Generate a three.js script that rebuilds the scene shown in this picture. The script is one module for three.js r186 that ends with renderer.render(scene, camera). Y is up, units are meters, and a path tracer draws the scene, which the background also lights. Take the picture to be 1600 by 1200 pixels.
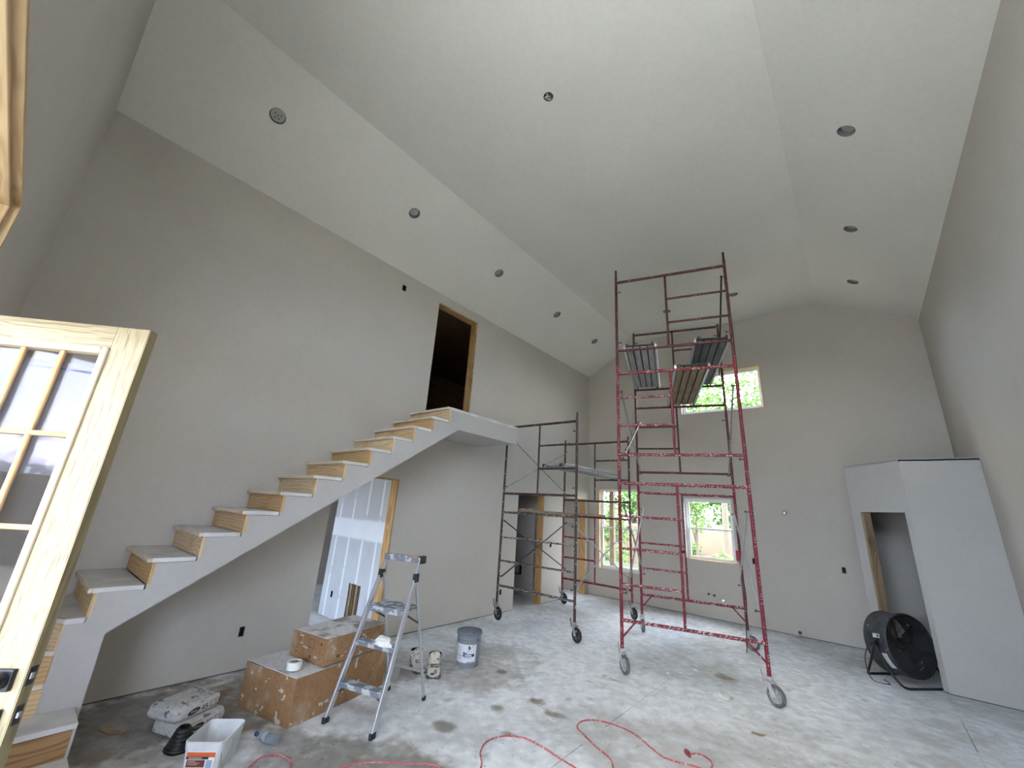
import * as THREE from 'three';
import { RoundedBoxGeometry } from 'three/addons/geometries/RoundedBoxGeometry.js';
import { mergeGeometries, toCreasedNormals } from 'three/addons/utils/BufferGeometryUtils.js';

// ------------------------------------------------------------------ camera, sky, exposure
const scene = new THREE.Scene();
const renderer = new THREE.WebGLRenderer({ antialias: true });
renderer.toneMapping = THREE.LinearToneMapping;
renderer.toneMappingExposure = 2.7;
renderer.shadowMap.enabled = true;
const camera = new THREE.PerspectiveCamera(87.413, 4 / 3, 0.05, 400);
{
  const m = new THREE.Matrix4().makeBasis(new THREE.Vector3(0.770, 0.062, -0.635), new THREE.Vector3(0.144, 0.953, 0.268), new THREE.Vector3(0.621, -0.298, 0.725));
  camera.quaternion.setFromRotationMatrix(m).normalize();
  camera.position.set(0, 1.8, 0);
}
scene.add(camera);

// seeded noise
let seed = 7;
const rnd = () => { seed = (seed + 0x6d2b79f5) | 0; let t = Math.imul(seed ^ (seed >>> 15), 1 | seed); t = (t + Math.imul(t ^ (t >>> 7), 61 | t)) ^ t; return ((t ^ (t >>> 14)) >>> 0) / 4294967296; };
const rr = (a, b) => a + (b - a) * rnd();
const hash = (x, y, s) => { let h = Math.imul(x, 374761393) + Math.imul(y, 668265263) + Math.imul(s, 1442695041); h = Math.imul(h ^ (h >>> 13), 1274126177); return ((h ^ (h >>> 16)) >>> 0) / 4294967296; };
function vnoise(x, y, px, py, s) {
  const ix = Math.floor(x), iy = Math.floor(y), fx = x - ix, fy = y - iy, m = (a, p) => ((a % p) + p) % p;
  const x0 = m(ix, px), x1 = m(ix + 1, px), y0 = m(iy, py), y1 = m(iy + 1, py), u = fx * fx * (3 - 2 * fx), v = fy * fy * (3 - 2 * fy);
  return (hash(x0, y0, s) * (1 - u) + hash(x1, y0, s) * u) * (1 - v) + (hash(x0, y1, s) * (1 - u) + hash(x1, y1, s) * u) * v;
}
function fbm(u, v, px, py, oct, s = 1) {
  let a = 0.5, t = 0, n = 0;
  for (let i = 0; i < oct; i++) { t += a * vnoise(u * px, v * py, px, py, s + i); n += a; a *= 0.5; px *= 2; py *= 2; }
  return t / n;
}
const clamp = (x, a = 0, b = 1) => Math.min(b, Math.max(a, x)), mix = (a, b, t) => a + (b - a) * t, sstep = (a, b, x) => { const t = clamp((x - a) / (b - a)); return t * t * (3 - 2 * t); };
function dataTex(n, fn, srgb, rep = 1, m = n) {
  const d = new Uint8Array(n * m * 4);
  for (let j = 0; j < m; j++) for (let i = 0; i < n; i++) {
    const c = fn(i / n, j / m), o = (j * n + i) * 4;
    if (typeof c === 'number') d[o] = d[o + 1] = d[o + 2] = clamp(c) * 255; else { d[o] = clamp(c[0]) * 255; d[o + 1] = clamp(c[1]) * 255; d[o + 2] = clamp(c[2]) * 255; }
    d[o + 3] = 255;
  }
  const t = new THREE.DataTexture(d, n, m); t.wrapS = t.wrapT = THREE.RepeatWrapping; t.magFilter = THREE.LinearFilter; t.minFilter = THREE.LinearMipmapLinearFilter; t.generateMipmaps = true;
  if (srgb) t.colorSpace = THREE.SRGBColorSpace;
  t.repeat.set(1 / (Array.isArray(rep) ? rep[0] : rep), 1 / (Array.isArray(rep) ? rep[1] : rep)); t.needsUpdate = true;
  return t;
}
// bright, mostly overcast sky with some blue between the clouds
{
  const W = 512, H = 256, d = new Float32Array(W * H * 4);
  for (let j = 0; j < H; j++) for (let i = 0; i < W; i++) {
    const up = ((j + 0.5) / H - 0.5) * Math.PI, c = sstep(0.42, 0.6, fbm(i / W, j / H, 10, 8, 5, 40)), lift = 0.85 + 0.3 * Math.max(0, Math.sin(up));
    const s = [mix(0.62, 1.02, c), mix(0.74, 1.0, c), mix(0.95, 1.0, c)], o = (j * W + i) * 4;
    for (let k = 0; k < 3; k++) d[o + k] = up < 0 ? 0.22 : s[k] * lift;
    d[o + 3] = 1;
  }
  const t = new THREE.DataTexture(d, W, H, THREE.RGBAFormat, THREE.FloatType);
  t.mapping = THREE.EquirectangularReflectionMapping; t.magFilter = THREE.LinearFilter; t.wrapS = THREE.RepeatWrapping; t.needsUpdate = true;
  scene.background = t;
  scene.backgroundIntensity = 13;
}

// ------------------------------------------------------------------ materials
const rgb = (h) => { const c = new THREE.Color(h); return [c.r, c.g, c.b].map((x) => (x <= 0.0031308 ? x * 12.92 : 1.055 * Math.pow(x, 1 / 2.4) - 0.055)); };
const std = (o) => new THREE.MeshStandardMaterial(o);
const tint = (base, f) => base.map((c, k) => c * (Array.isArray(f) ? f[k] : f));
const peel = dataTex(512, (u, v) => fbm(u, v, 90, 90, 2, 3), false, 1.0);
function paint(hex, s, amt = 0.05, rough = 0.9) {
  const b = rgb(hex);
  const t = dataTex(512, (u, v) => tint(b, 1 - amt / 2 + amt * fbm(u, v, 5, 5, 5, s) + 0.02 * (fbm(u, v, 120, 120, 1, s + 9) - 0.5)), true, 3.7);
  return std({ map: t, roughness: rough, bumpMap: peel, bumpScale: 0.0006 });
}
const WALL = '#c0bab0', M = {};
M.wall = paint(WALL, 11, 0.06);
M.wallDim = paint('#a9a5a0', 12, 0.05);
M.ceiling = paint('#dfdcd3', 13, 0.04, 0.95);
M.primer = paint('#b6b3ae', 14, 0.06);
// bare drywall with taped joints
M.drywall = std({ roughness: 0.95, map: dataTex(512, (u, v) => {
  const x = u * 1.8, y = v * 2.4, n = fbm(u, v, 9, 9, 4, 21), b = rgb('#c4c8cd');
  let k = 0;
  for (const cx of [0.38, 0.78, 1.18, 1.56]) k = Math.max(k, sstep(0.035, 0.012, Math.abs(x - cx + 0.01 * (n - 0.5))) * (fbm(u, v, 4, 14, 3, 22) > 0.36 ? 1 : 0.3));
  k = Math.max(k, sstep(0.17, 0.12, Math.abs(y - 1.35 + 0.03 * (n - 0.5))));
  return tint(b, mix(0.9 + 0.08 * n, 1.1 + 0.05 * n, k));
}, true, [1.8, 2.4]) });
function woodTex(light, dark, s, rings = 9, T = [1.6, 0.4]) {
  const a = rgb(light), b = rgb(dark);
  return dataTex(512, (u, v) => {
    const w = fbm(u, v, 2, 3, 4, s), knot = Math.max(0, 1 - Math.hypot((u - 0.3) * 9, (v - 0.55) * 2.6)) + Math.max(0, 1 - Math.hypot((u - 0.78) * 10, (v - 0.2) * 3));
    const g = 0.5 + 0.5 * Math.sin((v * rings + w * 4.5 + knot * 1.6) * Math.PI * 2), f = fbm(u, v, 14, 170, 2, s + 5);
    const k = clamp(0.55 * Math.pow(g, 2.2) + 0.35 * (f - 0.3) + 0.7 * knot * knot);
    return [0, 1, 2].map((i) => mix(a[i], b[i], k));
  }, true, T);
}
const wood = (l, d, s, o = {}) => std({ map: woodTex(l, d, s, o.rings, o.T), roughness: o.rough ?? 0.75 });
M.riser = [wood('#d8bd92', '#bd9565', 31, { rings: 13 }), wood('#cfae7d', '#b08a57', 32, { rings: 16 }), wood('#ddc6a0', '#c3a077', 33, { rings: 11 })];
M.nosing = wood('#ddd2c0', '#c6b08e', 34);
M.stud = wood('#c3a06e', '#98713f', 35, { rings: 4, T: [2.2, 0.3] });
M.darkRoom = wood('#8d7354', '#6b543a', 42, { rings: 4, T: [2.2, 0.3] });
M.plate = wood('#6f655c', '#4d443c', 39);
M.entry = wood('#cfb48c', '#a98a5f', 40, { rings: 5, T: [2, 0.3] });
M.studPale = wood('#d9bd92', '#ad8758', 36, { rings: 4, T: [2.2, 0.3] });
M.plankWood = wood('#a08a6b', '#695642', 37, { T: [2.0, 0.4] });
M.ply = wood('#9c8a6c', '#6d5c45', 38, { T: [1.2, 0.5] });
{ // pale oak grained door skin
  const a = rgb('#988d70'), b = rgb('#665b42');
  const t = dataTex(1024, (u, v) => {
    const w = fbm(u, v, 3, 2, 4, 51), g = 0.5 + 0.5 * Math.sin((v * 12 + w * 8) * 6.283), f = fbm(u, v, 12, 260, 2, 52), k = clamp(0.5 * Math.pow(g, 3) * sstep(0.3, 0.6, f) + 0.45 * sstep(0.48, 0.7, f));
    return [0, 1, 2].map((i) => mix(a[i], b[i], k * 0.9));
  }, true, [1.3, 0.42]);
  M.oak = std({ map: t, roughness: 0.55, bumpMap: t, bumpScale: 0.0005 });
}
M.doorEdge = wood('#8f8262', '#6b5f45', 53, { rings: 3, T: [2, 0.3] });
M.muntin = wood('#bd9a70', '#a57c50', 54, { rings: 3, T: [1, 0.2] });
M.lite = std({ color: '#b9ab94', roughness: 0.5 });
// dusty treads
M.treadDust = std({ roughness: 0.95, map: dataTex(512, (u, v) => { const n = fbm(u, v, 6, 6, 5, 61), b = rgb('#d6d3cf'); return tint(b, 0.86 + 0.2 * n); }, true, 0.9) });
// concrete floor in world metres
{
  const X0 = -9.4, X1 = 1.6, Z0 = -9.8, Z1 = 0.8, base = rgb('#c6c8c9'), dust = rgb('#dfe1e3'), mudAndShade = rgb('#7f7363'), dark = rgb('#827d77');
  const blobs = []; // muddy and damp marks, those under the stairs deepened for shade: x, z, radius x, radius z, strength
  const B = (x, z, a, b, k) => blobs.push([x, z, a, b, k]);
  B(-3.1, -2.0, 0.5, 0.33, 1); B(-2.75, -2.35, 0.35, 0.25, 0.9); B(-3.5, -1.85, 0.35, 0.2, 0.8); B(-4.7, -1.0, 0.5, 0.6, 0.8); B(-4.9, -1.9, 0.3, 0.5, 0.8); B(-4.2, -1.0, 0.5, 0.3, 0.6); B(-3.3, -1.3, 0.4, 0.2, 0.8);
  B(-4.3, -3.3, 0.5, 0.35, 0.6); B(-3.6, -3.9, 0.5, 0.5, 0.5); B(-3.9, -4.6, 0.5, 0.4, 0.4);
  B(-1.6, -6.2, 0.17, 0.16, 1.1); B(-1.43, -5.55, 0.07, 0.06, 1.2); B(-1.0, -4.9, 0.06, 0.03, 1.4); B(-3.47, -4.2, 0.05, 0.05, 1.3); B(-2.55, -3.2, 0.1, 0.08, 1.1); B(-2.75, -3.9, 0.1, 0.08, 1); B(-3.0, -2.9, 0.09, 0.07, 1); B(-2.9, -3.5, 0.08, 0.06, 0.9); B(-2.5, -3.8, 0.12, 0.06, 0.8);
  for (let i = 0; i < 90; i++) B(rr(-5.2, 1.2), rr(-9.2, -0.3), rr(0.015, 0.07), rr(0.015, 0.06), rr(0.15, 0.45));
  B(-4.85, -1.3, 0.5, 1.0, 1.15); B(-4.5, -0.9, 0.6, 0.4, 1.1); B(-4.4, -1.7, 0.45, 0.35, 1.05); B(-5.0, -2.3, 0.35, 0.5, 0.9);  // dirt under the stairs, painted darker to stand in for the shade there
  const t = dataTex(2048, (u, v) => {
    const x = mix(X0, X1, u), z = mix(Z0, Z1, v), n = fbm(u, v, 9, 9, 6, 71), f = fbm(u, v, 160, 160, 3, 72), w = fbm(u, v, 40, 40, 3, 73);
    let k = clamp(sstep(0.36, 0.62, n) * 0.9 + (f - 0.5) * 0.8);
    k = clamp(k - 0.25 * sstep(-3.6, -5.2, x));
    let c = [0, 1, 2].map((i) => mix(base[i], dust[i], k) * (0.94 + 0.14 * f)), m = 0;
    for (const b of blobs) { const dx = (x - b[0]) / b[2], dz = (z - b[1]) / b[3], r = dx * dx + dz * dz; if (r < 4) m = Math.max(m, b[4] * sstep(1.35, 0.45, Math.sqrt(r) + (w - 0.5) * 1.5 + (f - 0.5) * 0.5)); }
    const br = sstep(0.5, 0.32, n) * 0.16 * sstep(0.42, 0.6, w); m = clamp(Math.max(m * 0.8, br));
    c = c.map((q, i) => mix(q, (w > 0.5 ? mudAndShade : dark)[i] * (0.85 + 0.3 * f), m));
    const speck = hash(Math.floor(u * 1300), Math.floor(v * 1300), 77); if (speck > 0.9965) c = c.map((q) => q * 0.62); else if (speck < 0.003) c = c.map((q) => Math.min(1, q * 1.18));
    return c;
  }, true, 1);
  t.wrapS = t.wrapT = THREE.ClampToEdgeWrapping; t.repeat.set(1, 1);
  M.floor = std({ map: t, roughness: 0.88, bumpMap: dataTex(512, (u, v) => fbm(u, v, 12, 12, 6, 75), false, [1 / 11 * 11 / 1, 1]), bumpScale: 0.002 });
  M.floor.bumpMap = null;
  M.floor.userData.uv = (x, z) => [(x - X0) / (X1 - X0), (z - Z0) / (Z1 - Z0)];
}
// scaffold paint with splashes of white compound
function splash(hex, s, cover, hex2) {
  const b = rgb(hex), w = rgb('#d8d4d0'), r = rgb(hex2);
  return dataTex(512, (u, v) => {
    const n = fbm(u, v, 44, 44, 2, s), q = fbm(u, v, 7, 7, 3, s + 4), k = 0.85 * sstep(cover + 0.06, cover + 0.12, n + (q - 0.5) * 0.45), j = sstep(0.55, 0.68, fbm(u, v, 12, 12, 4, s + 8));
    return [0, 1, 2].map((i) => mix(mix(b[i], r[i], j), w[i], k));
  }, true, 0.6);
}
M.redPaint = std({ map: splash('#7d2030', 81, 0.70, '#6a1d28'), roughness: 0.5, metalness: 0.1 });
M.redSplash = std({ map: splash('#7d2030', 82, 0.58, '#6a1d28'), roughness: 0.6 });
M.redDark = std({ map: splash('#562424', 83, 0.74, '#3f2a2a'), roughness: 0.5, metalness: 0.1 });
M.brownPaint = std({ map: splash('#49332f', 84, 0.70, '#3b3634'), roughness: 0.5, metalness: 0.15 });
M.brownSplash = std({ map: splash('#4b4340', 85, 0.54, '#5b4a45'), roughness: 0.55, metalness: 0.1 });
M.galv = std({ map: dataTex(256, (u, v) => 0.52 + 0.22 * fbm(u, v, 10, 10, 4, 86), true, 0.4), roughness: 0.5, metalness: 0.6 });
M.galvDust = std({ map: dataTex(256, (u, v) => 0.62 + 0.2 * fbm(u, v, 10, 10, 4, 87), true, 0.4), roughness: 0.75, metalness: 0.2 });
M.darkSteel = std({ color: '#3c3b3a', roughness: 0.55, metalness: 0.5 });
M.rubber = std({ color: '#2c2b2c', roughness: 0.8 });
M.rubberDust = std({ map: splash('#605e5c', 88, 0.6, '#474543'), roughness: 0.9 });
M.alu = std({ color: '#c9ccd0', roughness: 0.32, metalness: 0.85 });
M.aluDust = std({ map: dataTex(256, (u, v) => { const k = sstep(0.45, 0.62, fbm(u, v, 8, 8, 4, 90)); return [mix(0.50, 0.78, k), mix(0.53, 0.79, k), mix(0.57, 0.80, k)]; }, true, 0.35), roughness: 0.6, metalness: 0.35 });
M.deck = std({ map: dataTex(256, (u, v) => 0.55 + 0.2 * fbm(u, v, 5, 16, 4, 91), true, [1.2, 0.5]), roughness: 0.6, metalness: 0.45 });
M.deckDark = std({ map: dataTex(256, (u, v) => 0.36 + 0.16 * fbm(u, v, 5, 16, 4, 94), true, [1.2, 0.5]), roughness: 0.6, metalness: 0.4 });
M.black = std({ color: '#191919', roughness: 0.45 });
M.blackDust = std({ map: splash('#2b2b2d', 92, 0.66, '#232324'), roughness: 0.6 });
M.blackMat = std({ color: '#0e0e10', roughness: 0.9 });
M.boxBlue = std({ color: '#1b2233', roughness: 0.6 });
M.bronze = std({ color: '#37373c', roughness: 0.32, metalness: 0.75 });
M.white = std({ color: '#e9e9e6', roughness: 0.5 });
M.vinyl = std({ color: '#e6e7e5', roughness: 0.45 });
M.glass = new THREE.MeshPhysicalMaterial({ color: '#eeefee', transmission: 1, roughness: 0.02, thickness: 0, ior: 1.5 });
M.filmGlass = new THREE.MeshPhysicalMaterial({ color: '#f4f4f6', transmission: 1, roughness: 0.03, thickness: 0, ior: 1.25 });
M.canInside = std({ color: '#8d8d8b', roughness: 0.6, metalness: 0.2 });
M.canDark = std({ color: '#35352f', roughness: 0.8 });

// ------------------------------------------------------------------ helpers
const taken = new Map();
const numbered = (n) => { const k = taken.get(n) ?? 0; taken.set(n, k + 1); return k ? n + '_' + String(k).padStart(3, '0') : n; };
function mesh(name, g, m, parent) { const o = new THREE.Mesh(g, m); o.name = parent ? name : numbered(name); o.castShadow = o.receiveShadow = true; (parent ?? scene).add(o); return o; }
function part(name, parent, pos = [0, 0, 0]) { const g = new THREE.Group(); g.name = name; g.position.set(...pos); parent.add(g); return g; }
function tag(o, label, category, group, kind) { if (label) o.userData.label = label; if (category) o.userData.category = category; if (group) o.userData.group = group; if (kind) o.userData.kind = kind; return o; }
function thing(name, label, category, pos = [0, 0, 0], turn = 0, group) { const o = new THREE.Group(); o.name = numbered(name); o.position.set(...pos); o.rotation.y = turn; scene.add(o); return tag(o, label, category, group); }
function struct(name, label) { const o = new THREE.Group(); o.name = name; scene.add(o); o.userData.kind = 'structure'; if (label) o.userData.label = label; return o; }
const smesh = (name, g, m, label) => { const o = mesh(name, g, m); o.userData.kind = 'structure'; if (label) o.userData.label = label; return o; };
// texture coordinates in metres, the grain along u
function muv(g, grain = 'auto', off = true) {
  g = g.index ? g.toNonIndexed() : g;
  const p = g.attributes.position, uv = new Float32Array(p.count * 2), ou = off ? rnd() * 7 : 0, ov = off ? rnd() * 7 : 0;
  g.computeBoundingBox();
  const s = g.boundingBox.getSize(new THREE.Vector3()).toArray();
  const gi = grain === 'auto' ? s.indexOf(Math.max(...s)) : 'xyz'.indexOf(grain);
  const a = new THREE.Vector3(), b = new THREE.Vector3(), c = new THREE.Vector3();
  for (let i = 0; i < p.count; i += 3) {
    a.fromBufferAttribute(p, i); b.fromBufferAttribute(p, i + 1).sub(a); c.fromBufferAttribute(p, i + 2).sub(a); b.cross(c);
    const n = [Math.abs(b.x), Math.abs(b.y), Math.abs(b.z)], k = n.indexOf(Math.max(...n));
    let ax = [0, 1, 2].filter((q) => q !== k); if (ax[1] === gi) ax = [ax[1], ax[0]];
    for (let j = 0; j < 3; j++) { const v = [p.getX(i + j), p.getY(i + j), p.getZ(i + j)]; uv[(i + j) * 2] = v[ax[0]] + ou; uv[(i + j) * 2 + 1] = v[ax[1]] + ov; }
  }
  g.setAttribute('uv', new THREE.BufferAttribute(uv, 2));
  return g;
}
const clean = (g) => { g = g.index ? g.toNonIndexed() : g; for (const k of Object.keys(g.attributes)) if (!['position', 'normal', 'uv'].includes(k)) g.deleteAttribute(k); return g; };
const join = (list) => mergeGeometries(list.map(clean));
function bx(w, h, d, x = 0, y = 0, z = 0, r = 0) { const g = r > 0 ? new RoundedBoxGeometry(w, h, d, 2, r) : new THREE.BoxGeometry(w, h, d); g.translate(x, y, z); return muv(g); }
const box2 = (x0, x1, y0, y1, z0, z1, r = 0) => bx(x1 - x0, y1 - y0, z1 - z0, (x0 + x1) / 2, (y0 + y1) / 2, (z0 + z1) / 2, r);
const V = (x, y, z) => new THREE.Vector3(x, y, z);
function rod(a, b, r, seg = 12, r2 = r) {
  const A = V(...a), B = V(...b), d = B.clone().sub(A), L = d.length(), g = new THREE.CylinderGeometry(r2, r, L, seg, 1);
  const uv = g.attributes.uv, o = rnd() * 3; for (let i = 0; i < uv.count; i++) uv.setXY(i, uv.getX(i) * 6.283 * r + o, uv.getY(i) * L + o * 1.7);
  g.applyQuaternion(new THREE.Quaternion().setFromUnitVectors(V(0, 1, 0), d.normalize())); g.translate((A.x + B.x) / 2, (A.y + B.y) / 2, (A.z + B.z) / 2);
  return g;
}
function bar(a, b, w, t, up = V(0, 1, 0)) { // rectangular bar, w across, t along 'up'
  const A = V(...a), B = V(...b), d = B.clone().sub(A), L = d.length(); d.normalize();
  const side = up.clone().cross(d).normalize(), u = d.clone().cross(side), g = new RoundedBoxGeometry(w, t, L, 1, Math.min(w, t) * 0.18);
  g.applyMatrix4(new THREE.Matrix4().makeBasis(side, u, d).setPosition(A.add(B).multiplyScalar(0.5)));
  return muv(g);
}
function pipe(pts, r, seg = 60, rad = 8, closed = false) { const g = new THREE.TubeGeometry(new THREE.CatmullRomCurve3(pts.map((p) => V(...p)), closed), seg, r, rad, closed); return g; }
const lathe = (pts, seg = 32) => new THREE.LatheGeometry(pts.map((p) => new THREE.Vector2(...p)), seg);
function shape(pts, holes = []) {
  const s = new THREE.Shape(pts.map((p) => new THREE.Vector2(...p)));
  for (const h of holes) { if (h.r) { const q = new THREE.Path(); q.absarc(h.x, h.y, h.r, 0, Math.PI * 2, true); s.holes.push(q); } else s.holes.push(new THREE.Path(h.map((p) => new THREE.Vector2(...p)))); }
  return s;
}
const rect = (x0, x1, y0, y1) => [[x0, y0], [x1, y0], [x1, y1], [x0, y1]];
const ext = (s, d, o = {}) => new THREE.ExtrudeGeometry(s, { depth: d, bevelEnabled: false, curveSegments: 24, ...o });
const ZY = new THREE.Matrix4().makeBasis(V(0, 0, -1), V(0, 1, 0), V(1, 0, 0)); // shape x -> -z, extrusion -> +x
const canvasTex = (w, h, draw) => { const c = document.createElement('canvas'); c.width = w; c.height = h; draw(c.getContext('2d'), w, h); const t = new THREE.CanvasTexture(c); t.colorSpace = THREE.SRGBColorSpace; t.wrapS = t.wrapT = THREE.ClampToEdgeWrapping; return t; };

// ------------------------------------------------------------------ the setting
const XL = -5.277, XR = 1.29, ZB = -9.449, ZF = 0.345, YE = 5.45, YF = 6.19, XK = -3.93, XG = -0.08, T = 0.16, GAP = 0.014;
// floor: slabs parted by saw-cut joints
{
  const fl = struct('floor');
  const slab = (x0, x1, z0, z1) => { const g = new THREE.BoxGeometry(x1 - x0, 0.15, z1 - z0); g.translate((x0 + x1) / 2, -0.075, (z0 + z1) / 2); const uv = g.attributes.uv, p = g.attributes.position; for (let i = 0; i < p.count; i++) uv.setXY(i, ...M.floor.userData.uv(p.getX(i), p.getZ(i))); return g; };
  const J = 0.0035;
  mesh('slab', slab(-9.3, -2.03 - J, ZB - T, ZF + T), M.floor, fl); mesh('slab', slab(-2.03 + J, 0.5 - J, ZB - T, ZF + T), M.floor, fl); mesh('slab', slab(0.5 + J, XR + T, ZB - T, ZF + T), M.floor, fl);
  const fills = [];
  for (const [x, a, b] of [[-2.03, -9.4, -4.42], [-2.03, -3.95, -3.55], [-2.03, -3.02, 0.3], [0.5, -9.4, -6.9], [0.5, -6.1, 0.3]]) fills.push(bx(0.009, 0.05, b - a, x, -0.0255, (a + b) / 2));
  const f = mesh('joint_dust', join(fills), std({ color: '#bdbdbb', roughness: 1 }), fl); f.userData.kind = 'stuff';
}
const outletHoleL = [], outletHoleB = [];
const O = (z, y, w = 0.052, h = 0.095) => rect(-z - w / 2, -z + w / 2, y - h / 2, y + h / 2);
const OB = (x, y, w = 0.055, h = 0.095) => rect(x - w / 2, x + w / 2, y - h / 2, y + h / 2);
// left wall: hall opening, two doorways below, a doorway over the landing
{
  const holes = [rect(4.016, 5.012, 3.17, 5.27), O(-3.265, 5.185, 0.07, 0.1), O(-1.989, 0.377), O(-6.209, 0.35), O(-7.792, 1.126, 0.07, 0.1)];
  const s = shape([[-ZF, GAP], [2.71, GAP], [2.71, 2.13], [3.70, 2.13], [3.70, GAP], [6.59, GAP], [6.59, 2.13], [7.50, 2.13], [7.50, GAP], [8.24, GAP], [8.24, 2.16], [9.30, 2.16], [9.30, GAP], [-ZB, GAP], [-ZB, 5.9], [-ZF, 5.9]], holes);
  const g = ext(s, T); g.applyMatrix4(ZY); g.translate(XL - T, 0, 0);
  smesh('wall_left', g, M.wall);
  const plates = [];
  for (const [a, b] of [[-ZF, 2.71], [3.7, 6.59], [7.5, 8.24], [9.3, -ZB]]) plates.push(box2(XL - T, XL - 0.014, 0, GAP + 0.02, -b, -a));
  smesh('trim_1', join(plates), M.plate, 'wooden sole plates in the gap under the left wall board');
}
// back wall with three windows
{
  const holes = [rect(-2.95, -2.0, 1.04, 2.285), rect(-2.86, -1.2, 4.145, 5.066), rect(-5.0, -3.98, 0.6, 2.46), OB(-0.355, 1.162), OB(-1.69, 1.145, 0.075, 0.1), OB(-3.02, 1.17, 0.055, 0.05), { x: -1.094, y: 2.064, r: 0.04 }, { x: -2.3, y: 0.37, r: 0.035 }, { x: -2.56, y: 0.44, r: 0.022 }, { x: -2.46, y: 0.43, r: 0.022 }];
  const s = shape([[XL - T, GAP], [XR + T, GAP], [XR + T, 6.5], [XL - T, 6.5]], holes);
  const g = ext(s, T); g.translate(0, 0, ZB - T); smesh('wall_back', g, M.wall);
  smesh('trim_2', box2(XL, XR, 0, GAP + 0.02, ZB - T, ZB - 0.014), M.plate, 'wooden sole plate in the gap under the back wall board');
}
// right wall
smesh('wall_right', muv(box2(XR, XR + T, 0, 5.9, ZB, ZF + T), 'auto', false), M.wall);
// front wall: tall entrance with glass above the doors, an unseen gable opening added for daylight
const EX0 = -3.04, EX1 = -1.02, ET = 3.116;
{
  const s = shape([[XL - T, 0], [EX0, 0], [EX0, ET], [EX1, ET], [EX1, 0], [XR + T, 0], [XR + T, 6.5], [XL - T, 6.5]], [rect(-1.25, 1.2, 3.7, 5.35)]);
  const g = ext(s, T); g.translate(0, 0, ZF); smesh('wall_front', g, M.wall);
}
// ceiling: two slopes and a flat middle, with holes for the fittings
const cans = []; // position on the plane and its downward normal
{
  const lenZ = ZF + T - (ZB - T), R = 0.083, parts = [];
  const panel = (ax, ay, bx_, by, pts, r) => { // strip from (ax,ay) to (bx,by), holes at [t along strip, z]
    const L = Math.hypot(bx_ - ax, by - ay), dir = V((bx_ - ax) / L, (by - ay) / L, 0), e = 0.01;
    const s = shape(rect(-0.22 * (r ? 1 : 0) - e, L + e, -(ZF + T), -(ZB - T)), pts.map(([t, z, q]) => ({ x: t, y: -z, r: q ?? R })));
    const g = ext(s, 0.025), m = new THREE.Matrix4().makeBasis(dir, V(0, 0, -1), dir.clone().cross(V(0, 0, -1))).setPosition(ax, ay, 0);
    g.applyMatrix4(m); parts.push(g);
    const n = dir.clone().cross(V(0, 0, -1)).negate();
    for (const [t, z, q] of pts) cans.push({ p: V(ax, ay, 0).addScaledVector(dir, t).setZ(z), n, q });
  };
  const tl = (x) => (x - XL) * Math.hypot(XK - XL, YF - YE) / (XK - XL), tr = (x) => (x - XG) * Math.hypot(XR - XG, YF - YE) / (XR - XG);
  panel(XL, YE, XK, YF, [-0.805, -2.725, -4.632, -6.55, -8.228].map((z) => [tl(-4.455), z]), true);
  panel(XK, YF, XG, YF, [[-2.649 - XK, -8.18], [-1.33 - XK, -8.18], [-2.0 - XK, -2.634, 0.055]], false);
  panel(XG, YF, XR + 0.2, YE - 0.2 * (YF - YE) / (XR - XG), [-4.672, -6.59, -8.25].map((z) => [tr(0.474), z]), false);
  void lenZ;
  smesh('ceiling', join(parts), M.ceiling);
  smesh('roof', join([box2(XL - T, XR + T, 6.5, 6.7, ZB - T, ZF + T), box2(XL - T, XL - T + 0.02, 5.85, 6.5, ZB - T, ZF + T), box2(XR + T - 0.02, XR + T, 5.85, 6.5, ZB - T, ZF + T)]), M.canDark);
}
// jambs of rough lumber lining the openings of the left wall
function jambs(name, z0, z1, y0, y1, label) {
  const g = struct(name, label), x0 = XL - T - 0.012, x1 = XL - 0.006;
  mesh('jamb', box2(x0, x1, y0, y1, z0, z0 + 0.038, 0.003), M.stud, g); mesh('jamb', box2(x0, x1 - 0.03, y0, y1, z1 - 0.03, z1, 0.003), M.stud, g); mesh('header', box2(x0, x1, y1, y1 + 0.04, z0, z1, 0.003), M.stud, g);
}
jambs('door_2', -5.03, -3.998, 3.163, 5.252, 'rough wooden jambs of the doorway above the landing');
jambs('door_3', -3.718, -2.692, 0, 2.112, 'rough wooden jambs of the opening under the stairs');
jambs('door_4', -7.518, -6.572, 0, 2.112, 'rough wooden jambs of the dark doorway behind the brown scaffold');
jambs('door_5', -9.318, -8.222, 0, 2.142, 'rough wooden jambs of the opening by the back left corner');
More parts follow.
